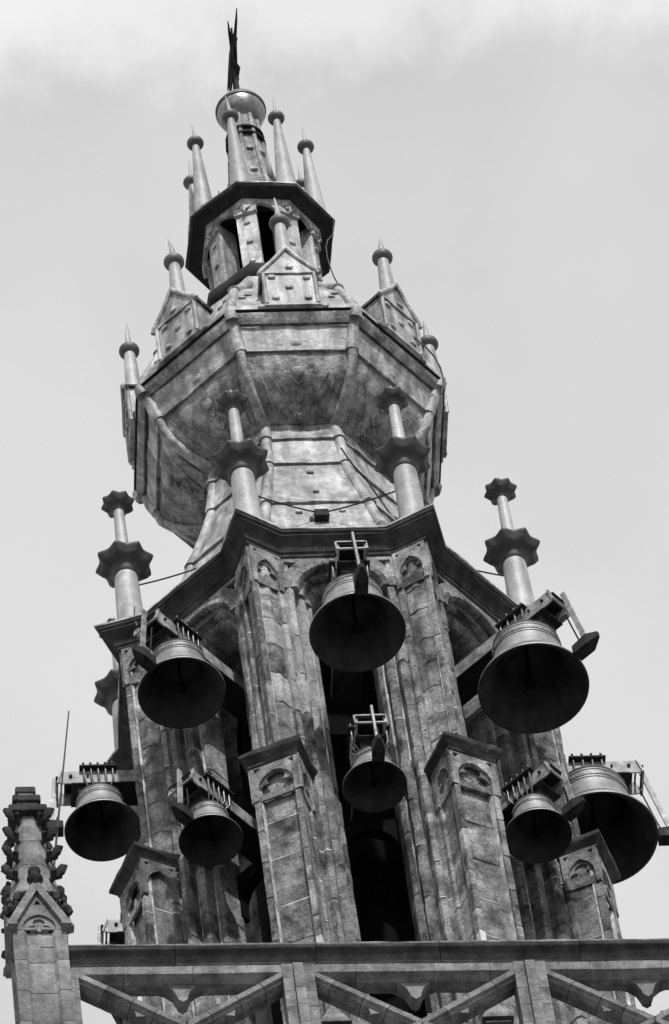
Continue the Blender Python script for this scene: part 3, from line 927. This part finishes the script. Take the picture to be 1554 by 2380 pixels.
# --- neck
NK = [(1.33, 90.02), (1.42, 89.50), (1.49, 88.76), (1.66, 88.1), (1.95, 87.12), (2.12, 86.45), (2.35, 85.75), (2.60, 84.95)]
neck = octo(NK[::-1], 'neck', 'lead')
secs = [NK[0:2], NK[1:3], NK[2:5], NK[4:]]
for k in range(8):
    for i, s_ in enumerate(secs):
        panel(s_, neck, k, 'lead_old' if i == 0 else 'lead', k * 7 + i)
    if k in (0, 1, 2, 6, 7):
        clip(neck, k, 0, NK[0], NK[1], .72)
        clip(neck, k, -.05, NK[1], NK[2], .88)
        for f, t in ((.02, .22), (.04, .75)): clip(neck, k, f, NK[2], NK[4], t * .9)
        for f in (-.5, .05, .55): clip(neck, k, f, NK[3], NK[4], .9)
        for f in (-.38, .42): clip(neck, k, f, NK[4], NK[5], .45)
        for f in (-.6, 0, .6): clip(neck, k, f, NK[5], NK[6], .5)
    for i, s_ in enumerate(secs):
        roll(s_, neck, -22.5 + 45 * k, .095)

# --- drum: bulging underside, two bands, moulding, bell-shaped roof
UN = [(2.13, 90.85), (2.07, 90.62), (1.92, 90.40), (1.69, 90.22), (1.47, 90.10), (1.33, 90.05)]
BA = [(2.30, 91.32), (2.25, 91.12), (2.13, 90.85)]
MO = [(2.38, 91.66), (2.475, 91.635), (2.485, 91.52), (2.38, 91.505), (2.45, 91.475), (2.42, 91.40), (2.34, 91.325)]
RF = [(1.06, 94.50), (1.12, 94.15), (1.32, 93.75), (1.70, 93.22), (2.05, 92.65), (2.30, 91.98), (2.40, 91.58)]
drum = octo(UN[::-1] + BA[::-1][1:] + RF[::-1], 'drum', 'lead_old')
for k in range(8):
    panel(UN, drum, k, 'lead_old', 90 + k, amp=.05, lip=.0)
    panel(BA, drum, k, 'lead', 110 + k, amp=.026, lip=.05)
    panel(RF, drum, k, 'lead', 130 + k, amp=.024, lip=.0)
    panel([MO[0], MO[1], MO[2]], drum, k, 'lead', 150 + k, amp=.008, lip=.0)
    panel([MO[2], MO[3]], drum, k, 'lead_dark', 160 + k, amp=.0, lip=.0)  # dark strip paints the shade in the moulding groove
    panel(MO[4:], drum, k, 'lead_old', 170 + k, amp=.008, lip=.015)
    clip(drum, k, 0, BA[0], BA[2], .70, 1.7)
    clip(drum, k, 0, UN[1], UN[2], .5, 1.7)
    for f in (-.48, .5): clip(drum, k, f, MO[1], MO[2], .5, 1.1)
    for f, t in ((-.82, .35), (-.72, .6), (.74, .3), (.84, .6)): clip(drum, k, f, RF[5], RF[4], t)
    th = -22.5 + 45 * k
    roll([(2.32, 91.36), (2.27, 91.12), (2.16, 90.84)], drum, th, .09)
    roll([(2.18, 90.84), (2.12, 90.58), (1.97, 90.34), (1.74, 90.14), (1.52, 90.01), (1.40, 89.97)], drum, th, .082, 'lead_old')
    roll([(1.12, 94.2), (1.70, 93.24), (2.05, 92.67)], drum, th, .085)
    roll([(2.02, 92.70), (2.29, 92.0), (2.41, 91.62), (2.44, 91.50), (2.39, 91.38)], drum, th, .09)
    # cast scroll ornament on the underside
    b = MB()
    def und(f, t):
        tt = t * (len(UN) - 1); i = min(len(UN) - 2, int(tt)); u_ = tt - i
        r_ = UN[i][0] + (UN[i + 1][0] - UN[i][0]) * u_; z = UN[i][1] + (UN[i + 1][1] - UN[i][1]) * u_
        return Vector((f * r_ * s22, -(r_ * c22 + .012), z + SZ - .012))
    for sg in (-1, 1):
        pts = [und(sg * (.10 + .50 * (1 - t)), .30 + .52 * t) for t in [i / 8 for i in range(9)]]
        b.tube(pts, [.008 + .009 * i / 8 for i in range(9)], 5)
        for (cf, ct, sz, tw) in ((.42, .80, .13, 1),):
            sp_ = []
            for i in range(15):
                a = i / 14 * 3.6 * PI; rr = sz * (1 - i / 17)
                sp_.append(und(sg * (cf + rr * cos(a * tw) * 1.0), min(.97, ct + rr * sin(a) * .62)))
            b.tube(sp_, .010, 5)
        b.tube([und(sg * .83, .12), und(sg * .70, .45), und(sg * .62, .80)], [.012, .02, .012], 5)
    for i in range(6):
        t = .40 + .09 * i
        b.tube([und(-.10 + .05 * (i % 2), t), und(0, t + .05), und(.10 - .05 * (i % 2), t)], [.012, .03, .012], 5)
    put(b, 'scroll_ornament', 'lead_old', drum, 60, (0, 0, 0), R(45 * k))

# --- dormers with ball finials
def dormer(k):
    th = R(45 * k)
    Y = -2.34
    hw, zb, ze, za = .385, 91.57 + SZ, 92.40 + SZ, 93.02 + SZ
    b = MB()
    V = [(-hw, Y, zb), (hw, Y, zb), (hw, Y, ze), (0, Y, za), (-hw, Y, ze)]
    V += [(x, -1.1, z) for x, y, z in V]
    F = [(0, 1, 2, 3, 4), (5, 9, 8, 7, 6), (0, 5, 6, 1), (1, 6, 7, 2), (2, 7, 8, 3), (3, 8, 9, 4), (4, 9, 5, 0)]
    d = put(b.add(V, F), 'dormer', 'lead', spire, None, (0, 0, 0), th)
    # gable sheet with a wavy lapped foot
    n = 10
    V = []
    for i in range(n + 1):
        f = i / n * 2 - 1
        V.append((f * (hw + .02), Y - .03, ze - .015 + .012 * jz(f * 3, k * 2.2, .5)))
    V.append((0, Y - .018, za + .01))
    F = [(i, i + 1, n + 1) for i in range(n)]
    V2 = [(x, Y + .0, z) for x, y, z in V[:n + 1]]
    o = len(V); V += V2
    F += [(i, i + 1, o + i + 1, o + i) for i in range(n)]
    put(MB().add(V, F), 'gable_sheet', 'lead', d, None)
    # roof slopes and ridge rolls
    for sg in (-1, 1):
        b = MB().tube([(sg * (hw + .06), Y - .03, ze - .05), (sg * (hw + .02), Y - .035, ze + .03), (sg * .19, Y - .035, (ze + za) / 2 + .03 + .01 * jz(k, sg, 1)), (0, Y - .035, za + .05)], [.038, .04, .036, .04], 8)
        put(b, 'raking_roll', 'lead', d, 60)
        b = MB().bar((sg * (hw + .05), -1.72, ze + .0), (sg * .0, -1.72 - .001 * sg, za + .03), 1.30, .03)
        put(b, 'roof_sheet', 'lead', d)
        b = MB().tube([(sg * (hw - .005), Y - .012, zb), (sg * (hw - .005), Y - .016, (zb + ze) / 2), (sg * (hw - .005), Y - .012, ze)], [.034, .03, .034], 8)
        put(b, 'corner_roll', 'lead', d, 60)
        # side board beyond the corner roll
    for (x, z) in ((-.24, .72), (.24, .72), (0, .45), (-.22, .18), (.23, .17), (0, .96)):
        mw = Matrix.Translation((x + rnd.uniform(-.02, .02), Y - (.032 if z > .9 else .002), zb + z + rnd.uniform(-.02, .02))) @ Matrix.Rotation(R(rnd.uniform(-8, 8)), 4, 'Y') @ Matrix.Scale(1.15, 4)
        place('lead_dot', clipm, d, mw=mw)
    b = MB().box((0, Y + .02, zb - .02), (hw * 2 + .06, .09, .05))
    put(b, 'foot_roll', 'lead', d)
    return d
for k in range(8): dormer(k)

def finial(k, theta, rad, zb, zball, ztip, r0, r1, rball, bend):
    loc = sp(theta, rad, 0); loc.z = 0
    a = R(theta)
    sh = MB().lathe([(r0 * 1.15, zb - .15 + SZ), (r0, zb + SZ), ((r0 + r1) / 2, (zb + zball) / 2 + SZ), (r1, zball - rball * .6 + SZ)], 14).mesh('finial', 'zinc', 50)
    s_ = place('finial', sh, spire, loc, a)
    pr = []
    for i in range(13):
        g_ = -PI / 2 + PI * i / 12
        pr.append((max(.03, rball * cos(g_)), zball + SZ + rball * .80 * sin(g_)))
    put(MB().lathe(pr, 20), 'ball', 'ball', s_, 60)
    z1 = zball + rball * .7
    pth = [(0, 0, z1 + SZ), (bend * .15, 0, z1 + (ztip - z1) * .35 + SZ), (bend * .5, bend * .2, z1 + (ztip - z1) * .7 + SZ), (bend, bend * .3, ztip + SZ)]
    put(MB().tube(pth, [r1 * .72, r1 * .5, r1 * .28, .006], 10), 'spike', 'zinc', s_, 60)
for k in range(8):
    finial(k, 45 * k, 2.32 if k == 2 else 2.22, 92.95, 94.0, 94.72, .125, .085, .158, [-.02, .09, .02, 0, .03, -.02, .03, -.05][k])

# --- lantern
LZ = 94.5
TW = 3.5      # the lantern sits slightly twisted on the drum
lan = octo([(.98, 94.30), (.97, 94.62), (.96, 94.86), (.86, 94.9)], 'lantern', 'lead', inset=0)
lan.rotation_euler = (0, 0, R(TW))
b = MB()
ring = [(1.0 * sin(R(22.5 + 45 * k)), -1.0 * cos(R(22.5 + 45 * k))) for k in range(8)]
b.sweep(ring, [(-.12, 94.52 + SZ), (-.02, 94.54 + SZ), (.06, 94.64 + SZ), (.085, 94.78 + SZ), (.06, 94.85 + SZ), (-.2, 94.93 + SZ)], True, .12, .02)
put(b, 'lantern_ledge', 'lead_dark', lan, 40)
cm = MB().prism([(-.16, -.85), (.16, -.85), (.165, -.80), (.09, -.50), (-.09, -.50), (-.165, -.80)], 94.78 + SZ, 96.74 + SZ).mesh('column', 'lead')
fz = []
for i in range(13):
    f = i / 12
    x = -.34 + .68 * f
    fz.append((x, .06 + .14 * abs(sin(PI * 1.5 * f)) ** .7 + (.05 if .3 < f < .7 else 0)))
frm = MB().plate([[(-.365, 0)] + [(-.345, 0)] + fz + [(.345, 0), (.365, 0), (.365, .40), (-.365, .40)]], .06, (0, -.885, 96.50 + SZ), (1, 0, 0), (0, 0, 1)).mesh('frieze', 'lead')
cpm = MB()
cpm.box((0, -.86, 96.66 + SZ), (.36, .07, .26))
cpmesh = cpm.mesh('column_head', 'lead')
for k in range(8):
    c_ = place('column', cm, lan, (0, 0, 0), R(-22.5 + 45 * k))
    for z in (95.2, 95.75, 96.3):
        mw = Matrix.Rotation(R(-22.5 + 45 * k), 4, 'Z') @ Matrix.Translation((rnd.uniform(-.02, .02), -.853, z + SZ)) @ Matrix.Scale(1.1, 4)
        place('lead_dot', clipm, lan, mw=mw)
    place('frieze', frm, lan, (0, 0, 0), R(45 * k))
    h_ = place('column_head', cpmesh, lan, (0, 0, 0), R(-22.5 + 45 * k))
    mw = Matrix.Rotation(R(-22.5 + 45 * k), 4, 'Z') @ Matrix.Translation((.0, -.90, 96.66 + SZ)) @ Matrix.Scale(1.3, 4)
    place('lead_dot', clipm, lan, mw=mw)
ring = [(.93 * sin(R(22.5 + 45 * k)), -.93 * cos(R(22.5 + 45 * k))) for k in range(8)]
b = MB()
b.sweep(ring, [(-.2, 96.86 + SZ), (.0, 96.84 + SZ), (.05, 96.86 + SZ), (.19, 96.90 + SZ), (.235, 96.90 + SZ), (.255, 96.93 + SZ), (.25, 96.965 + SZ)], True, .14, .016)
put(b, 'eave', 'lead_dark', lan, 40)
b = MB()
b.sweep(ring, [(.20, 96.965 + SZ), (.265, 96.965 + SZ), (.268, 96.99 + SZ), (.24, 97.01 + SZ), (-.1, 97.12 + SZ), (-.3, 97.4 + SZ)], True, .14, .016)
put(b, 'eave_flashing', 'lead', lan, 40)
b = MB().prism([(.95 * sin(R(22.5 + 45 * k)), -.95 * cos(R(22.5 + 45 * k))) for k in range(8)], 96.88 + SZ, 97.05 + SZ)
put(b, 'ceiling', 'shade_black', lan)
for k in range(8):
    finial(k, -22.5 + TW + 45 * k, .944, 97.06, 99.30, 99.92, .172, .055, .135, [-.03, .0, .01, 0, .02, .0, .03, -.02][k])
# --- octagonal stem with rolls and two iron hoops
TOPP = [(.62, 97.2), (.50, 97.7), (.42, 98.3), (.345, 98.9), (.30, 99.5), (.265, 100.1), (.24, 100.5)]
stem = octo(TOPP, 'stem', 'lead_old', inset=.01)
stem.rotation_euler = (0, 0, R(TW))
for k in range(8):
    roll(TOPP[::-1], stem, -22.5 + 45 * k, .042, 'lead_old')
    for z, r_ in ((98.6, .385), (99.35, .31)):
        mw = Matrix.Rotation(R(45 * k), 4, 'Z') @ Matrix.Translation((0, -r_ * c22 - .005, z + SZ)) @ Matrix.Scale(1.2, 4)
        place('lead_dot', clipm, stem, mw=mw)
for z, r_ in ((99.83, .30), (100.02, .29)):
    b = MB()
    V = []
    b.lathe([(r_, z - .022 + SZ), (r_ + .022, z - .02 + SZ), (r_ + .022, z + .02 + SZ), (r_, z + .022 + SZ)], 24)
    put(b, 'iron_hoop', 'steel', stem, 40)
# --- ball: bright lower bowl, dark upper half with a rim
BR = .385
pr = [(max(.04, BR * cos(R(a))), 100.88 + SZ + BR * sin(R(a))) for a in range(-80, 1, 8)]
ballo = put(MB().lathe(pr + [(BR * .9, 100.88 + SZ)], 40), 'ball', 'gilt', spire, 60)
pr = [(BR * .98, 100.882 + SZ), (BR * 1.05, 100.89 + SZ), (BR * 1.055, 100.93 + SZ), (BR * 1.0, 100.95 + SZ)] + [(max(.02, BR * cos(R(a))), 100.89 + SZ + BR * sin(R(a))) for a in range(14, 90, 8)]
put(MB().lathe(pr, 40), 'upper_bowl', 'ball', ballo, 60)

# --- weather vane on the ball (turned almost edge-on to the viewer)
vane = thing('weather_vane', 'thin dark wrought weather vane on a rod above the ball', 'weather vane', (0, 0, 101.2))
put(MB().tube([(.02, -.35, 1.35), (.05, -.62, 1.52), (.06, -.80, 1.60)], [.03, .02, .008], 6), 'prong', 'steel', vane, 60)
put(MB().tube([(-.03, -.25, 1.25), (-.07, -.50, 1.36), (-.09, -.66, 1.44)], [.03, .022, .008], 6), 'prong', 'steel', vane, 60)
put(MB().tube([(0, 0, -.15), (0, 0, .3), (0, 0, 1.2), (0, 0, 1.5)], [.06, .042, .028, .015], 8), 'rod', 'steel', vane, 60)
zc = 1.2
body = [(.55, zc - .04), (.53, zc + .05), (.20, zc + .07), (.12, zc + .16), (-.05, zc + .20), (-.22, zc + .25), (-.34, zc + .18), (-.44, zc + .22), (-.55, zc + .22), (-.48, zc + .12), (-.38, zc + .04), (-.42, zc - .03), (-.48, zc - .12), (-.4, zc - .16), (-.2, zc - .22), (.10, zc - .16), (.22, zc - .08)]
holes = [[(-.05, zc + .05), (-.2, zc + .12), (-.3, zc + .04), (-.18, zc - .04)]]
put(MB().plate([body] + holes, .03, (.01, 0, 0), (.05, 1, 0), (0, 0, 1)), 'blade', 'steel', vane)
for (x_, y_, z_, sx, lean, rl) in ((.055, .05, -.08, .8, .05, 6), (-.05, .08, .03, .9, -.08, -8), (.045, -.16, .06, .55, .14, 10), (-.035, .22, -.10, .6, -.10, -6), (.02, -.05, .12, .7, -.04, 4)):
    q = [(.45, -.06), (.1, .05), (-.2, .12), (-.42, .10), (-.60, .20), (-.40, -.03), (-.1, -.13), (.2, -.14)]
    put(MB().plate([[(a_ * sx, b_ * .8) for a_, b_ in q]], .022, (x_, y_, zc + z_), (lean, 1, 0), (sin(R(rl)), 0, cos(R(rl)))), 'scroll_leaf', 'steel', vane)
for (yy, zz, ln) in ((.30, zc - .20, .25), (.05, zc - .32, .30), (-.15, zc + .30, .25)):
    put(MB().tube([(.03, yy, zz), (.05, yy - ln * .5, zz + .04), (-.02, yy - ln, zz + .02)], [.03, .035, .012], 6), 'curl', 'steel', vane, 60)

# ================================================================== carillon bells, brackets and hammers
def bell_profile(a):
    pr = [(1.0, 0), (1.005, .03), (.985, .07), (.94, .13), (.87, .22), (.80, .34), (.735, .48), (.685, .64), (.652, .82), (.632, 1.0), (.622, 1.16), (.605, 1.28), (.56, 1.36), (.46, 1.41), (.28, 1.43), (.10, 1.435)]
    inn = [(.10, 1.34), (.40, 1.31), (.52, 1.22), (.55, 1.05), (.58, .80), (.64, .55), (.73, .34), (.84, .17), (.92, .06), (.965, .0), (1.0, .0)]
    return [(r_ * a, z * a) for r_, z in pr], [(r_ * a, z * a) for r_, z in inn]
def open_lathe(prof, n):
    V = []; F = []
    for r_, z in prof:
        for k in range(n): V.append((r_ * cos(2 * PI * k / n), r_ * sin(2 * PI * k / n), z))
    for i in range(len(prof) - 1):
        for k in range(n): F.append((i * n + k, i * n + (k + 1) % n, (i + 1) * n + (k + 1) % n, (i + 1) * n + k))
    return MB().add(V, F)
bellcache = {}
def carillon(theta, rad, zm, a, where):
    th = R(theta)
    loc = (rad * sin(th), -rad * cos(th), zm)
    # ---- bell
    t = thing('carillon_bell', 'bronze carillon bell ' + where, 'bell', loc, th, 'carillon bells hung outside the bays')
    ou, inn = bell_profile(a)
    body = open_lathe(ou, 56)
    body.add([(0, 0, ou[-1][1])] + [(ou[-1][0] * cos(2 * PI * k / 8), ou[-1][0] * sin(2 * PI * k / 8), ou[-1][1]) for k in range(8)], [(0, 1 + k, 1 + (k + 1) % 8) for k in range(8)])
    bo = put(body, 'bell_body', 'bronze', t, 50)
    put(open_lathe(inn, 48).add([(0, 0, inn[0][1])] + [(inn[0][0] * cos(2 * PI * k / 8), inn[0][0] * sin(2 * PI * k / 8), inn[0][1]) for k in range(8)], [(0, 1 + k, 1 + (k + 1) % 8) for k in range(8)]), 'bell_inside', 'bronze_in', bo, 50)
    def rat(z):
        for (r0, z0), (r1, z1) in zip(ou, ou[1:]):
            if z0 <= z <= z1: return r0 + (r1 - r0) * (z - z0) / (z1 - z0 + 1e-9)
        return ou[-1][0]
    # raised mouldings and an inscription band of small raised letters
    for zf, h in ((.30, .014), (.34, .010), (.93, .012), (1.01, .012), (1.16, .012), (1.24, .016), (1.27, .010)):
        z = zf * a; r_ = rat(z)
        put(open_lathe([(rat(z - h * a) - .001, z - h * a), (r_ + .010 * a + .003, z), (rat(z + h * a) - .001, z + h * a)], 56), 'moulded_wire', 'bronze', bo, 60)
    b = MB()
    rr = random.Random(int(theta * 7 + zm * 10))
    n = 64
    for k in range(n):
        if rr.random() < .14: continue
        g_ = 2 * PI * k / n; z = 1.085 * a; r_ = rat(z)
        m = Matrix.Rotation(g_, 3, 'Z')
        w = .026 * a * rr.uniform(.5, 1.1); h = .085 * a * rr.uniform(.8, 1)
        b.box(m @ Vector((r_ + .002, 0, z)), (.010, w, h), m)
        if rr.random() < .6: b.box(m @ Vector((r_ + .002, w * .7, z + h * rr.uniform(-.35, .35))), (.010, w * 1.1, h * .22), m)
    put(b, 'inscription_band', 'bronze', bo)
    # clapper
    b = MB().tube([(0, 0, 1.3 * a), (.0, .05 * a, .35 * a)], [.03 * a, .04 * a], 8)
    b.lathe([(.03 * a, .08 * a), (.10 * a, .14 * a), (.125 * a, .22 * a), (.10 * a, .31 * a), (.04 * a, .36 * a)], 14, (0, .05 * a, 0))
    put(b, 'clapper', 'shade_black', t, 50)  # painted near-black so the clapper sinks into the bell's shade
    # ---- hanging bolts belong to the bell
    top = 1.43 * a
    zb = top + .10                # underside of beam
    bh = .27
    zp = zb + bh + .012           # underside of clamp plate
    nb = 5 if a < .7 else 4
    for sx in (-1, 1):
        for i in range(nb):
            y = (i / (nb - 1) - .5) * .40
            b = MB().tube([(sx * .235, y, zp + .13), (sx * .235, y, zb + .02), (sx * .13, y * .6, top - .02)], .016, 7)
            put(b, 'hanger_bolt', 'rod', t, 60)
    # ---- bracket beam
    s_ = thing('bell_bracket', 'steel bracket above the bell ' + where, 'bracket', (loc[0], loc[1], zm + zb), th, 'bell brackets')
    ye = -(a * .62 + .16)         # outer end
    yi = rad - 1.70               # inner end, inside the tower
    CW = .195
    for sx in (-1, 1):
        b = MB()
        b.add([(sx * (CW - .02), yi, 0), (sx * (CW - .02), ye, 0), (sx * (CW - .02), ye - .10, .03), (sx * (CW - .02), ye - .03, bh), (sx * (CW - .02), yi, bh),
               (sx * CW, yi, 0), (sx * CW, ye, 0), (sx * CW, ye - .10, .03), (sx * CW, ye - .03, bh), (sx * CW, yi, bh)],
              [(0, 1, 2, 3, 4), (9, 8, 7, 6, 5)] + [(i, (i + 1) % 5, 5 + (i + 1) % 5, 5 + i) for i in range(5)])
        put(b, 'side_channel', 'galv', s_)
        put(MB().tube([(sx * CW, ye + .10, .15), (sx * (CW + .03), ye + .10, .15)], .024, 6), 'bolt_head', 'steel', s_)
        put(MB().tube([(sx * CW, ye + .34, .15), (sx * (CW + .03), ye + .34, .15)], .018, 6), 'bolt_head', 'steel', s_)
    put(MB().box((0, (yi + ye) / 2 + .05, -.011), (CW * 2 + .02, yi - ye - .1, .02)), 'bottom_plate', 'steel', s_)
    put(MB().box((0, (yi + ye) / 2 + .01, bh + .004), (CW * 2 - .03, yi - ye - .02, .014)), 'top_plate', 'steel', s_)
    put(MB().box((0, 0, bh + .026), (.56, .52, .03)), 'clamp_plate', 'steel', s_)
    for sx in (-1, 1):
        for i in range(nb):
            y = (i / (nb - 1) - .5) * .40
            put(MB().lathe([(.030, bh + .04), (.030, bh + .07), (.018, bh + .075), (.018, bh + .13)], 6, (sx * .235, y, 0)), 'nut', 'steel', s_)
    put(MB().box((0, ye + .34, -.09), (CW * 1.5, .30, .14)), 'motor_box', 'steel', s_)
    # open end of the box beam, edged with a bright flange
    b = MB()
    yf = ye - .05
    for p, q in (((-CW, yf + .03, bh), (CW, yf + .03, bh)), ((-CW, yf - .04, .012), (CW, yf - .04, .012)), ((-CW - .012, yf - .04, 0), (-CW - .012, yf + .03, bh)), ((CW + .012, yf - .04, 0), (CW + .012, yf + .03, bh))):
        b.bar(p, q, .026, .026)
    put(b, 'end_frame', 'galv', s_)
    # diagonal brace back to the jamb
    put(MB().bar((.0, ye + .25, -.02), (.0, .55 * a + .05, -.0 - .30 * a), .05, .05), 'brace', 'steel', s_)
    # ---- hammer
    hz = .10 * a
    h = thing('bell_hammer', 'iron hammer at the lip of the bell ' + where, 'hammer', (loc[0], loc[1], zm), th, 'bell hammers')
    hy = -(a * 1.0 + .012)
    HL = .20 + .20 * a
    py = ye - .10
    hx = .03
    put(MB().bar((hx, py, zb + bh + .07), (hx, hy - HL * .55, hz + .09), .03, .075), 'arm', 'galv', h)
    put(MB().tube([(-.20, py + .01, zb + bh * .55), (.20, py + .01, zb + bh * .55)], .018, 8), 'pivot', 'steel', h)
    w = .065 + .035 * a
    hh = .075 + .04 * a
    V = [(-w, hy - .0, hz - hh), (w, hy, hz - hh), (w, hy, hz + hh * .6), (-w, hy, hz + hh * .6),
         (-w, hy - HL * .7, hz - hh), (w, hy - HL * .7, hz - hh), (w, hy - HL * .7, hz + hh), (-w, hy - HL * .7, hz + hh),
         (-w * .25, hy - HL * 1.15, hz - hh * .2), (w * .25, hy - HL * 1.15, hz - hh * .2), (w * .25, hy - HL * 1.15, hz + hh * .7), (-w * .25, hy - HL * 1.15, hz + hh * .7)]
    F = [(0, 1, 2, 3), (0, 4, 5, 1), (1, 5, 6, 2), (2, 6, 7, 3), (3, 7, 4, 0), (4, 8, 9, 5), (5, 9, 10, 6), (6, 10, 11, 7), (7, 11, 8, 4), (8, 11, 10, 9)]
    V = [(x + hx, y, z) for x, y, z in V]
    put(MB().add(V, F), 'head', 'steel', h)
    put(MB().box((hx, hy - HL * .45, hz - hh - .015), (w * .9, HL * .4, .05)), 'keeper', 'steel', h)
    put(MB().tube([(hx + .05, py + .05, zb - .06), (hx + .05, hy - HL * .15, hz + hh + .16), (hx + .03, hy - HL * .3, hz + hh + .02)], .012, 6), 'return_spring', 'steel', h)

BELLS = [
    (0, 3.60, 81.37, .655, 'in the upper centre bay'),
    (-45, 3.274, 81.877, .60, 'in the upper bay left of centre'),
    (45, 3.478, 81.56, .76, 'in the upper bay right of centre'),
    (-90, 3.357, 81.907, .53, 'at far left against the sky'),
    (90, 3.458, 81.388, .82, 'at far right, half hidden'),
    (0, 3.05, 78.62, .430, 'in the lower centre bay'),
    (-45, 3.03, 78.744, .430, 'in the lower bay left of centre'),
    (45, 3.111, 78.558, .457, 'in the lower bay right of centre'),
    (-90, 3.0, 78.65, .43, 'low at left, just above the parapet'),
]
for bl in BELLS: carillon(*bl)

# ================================================================== small things
# lightning rod leaning behind the left stone pinnacle
lr = MB().tube([(-4.62, -3.40, 74.2), (-4.30, -3.40, 77.1), (-3.966, -3.40, 80.02)], [.022, .017, .010], 6)
tag(put(lr, 'lightning_rod', 'cable', None, 60), 'thin leaning metal rod behind the left stone pinnacle', 'rod')
# junction box and cables on the neck of the spire
fx = thing('floodlight', 'small black box lamp fixed low on the front of the spire neck', 'lamp', (0, -1.98, 86.50))
put(MB().box((0, -.04, .0), (.20, .14, .15)), 'housing', 'steel', fx)
put(MB().box((-.14, .0, .02), (.06, .08, .10)), 'gland', 'galv', fx)
put(MB().tube([(-.13, .02, .09), (-.06, -.03, .12), (.06, -.03, .12), (.13, .02, .09)], .012, 6), 'bracket', 'galv', fx)
def cable(pts, label, rad=.013):
    q = []
    P = [Vector(p) for p in pts]
    for a, c in zip(P, P[1:]):
        q += [a.lerp(c, i / 6) - Vector((0, 0, .25 * (c - a).length * .12 * (1 - (2 * i / 6 - 1) ** 2))) for i in range(6)]
    q.append(P[-1])
    return tag(put(MB().tube(q, rad, 6), 'cable', 'cable', None, 60), label, 'cable', 'cables slung round the spire')
def pn(th, dz, dr=0.0):
    a = R(th); return ((3.0 - dr) * sin(a), -(3.0 - dr) * cos(a), dz)
cable([pn(-22.5, 86.25, .17), (-.08, -2.04, 86.57)], 'black cable from the lamp box to the pinnacle left of it')
cable([(.08, -2.04, 86.57), pn(22.5, 86.25, .17)], 'black cable from the lamp box to the pinnacle right of it')
cable([pn(-67.5, 86.2, .12), (-1.72, -1.22, 86.45)], 'black cable from the far left pinnacle to the spire neck')
cable([pn(67.5, 86.2, .12), (1.72, -1.22, 86.45)], 'black cable from the far right pinnacle to the spire neck')
cable([pn(-67.5, 86.15, .12), (-2.75, -1.45, 84.95), (-2.72, -1.62, 84.3)], 'short black cable dropping from the far left pinnacle over the cornice')
CAB_NECK = [(.46, -1.80, 88.55), (.60, -1.66, 88.35), (.80, -1.47, 88.25), (1.14, -1.22, 87.6), (1.6, -1.3, 86.5)]
CAB_LANT = [(1.12, -.45, 96.9), (1.07, -.48, 96.45), (.95, -.62, 96.06), (.90, -.67, 95.79), (.89, -.68, 95.47), (.91, -.66, 95.28), (.95, -.62, 95.01), (1.03, -.56, 94.8)]
CAB_DRUM = [(1.85, -1.45, 92.0), (2.01, -1.45, 91.70), (2.13, -1.34, 91.60), (2.20, -1.28, 91.4), (2.22, -1.24, 91.21), (2.21, -1.26, 91.01), (2.13, -1.33, 90.61)]
cable(CAB_NECK, 'black cable running down the right side of the spire neck')
cable(CAB_LANT, 'thin pale cable hanging from the lantern eave on the right', .010)
cable(CAB_DRUM, 'cable hugging the right edge of the drum', .012)
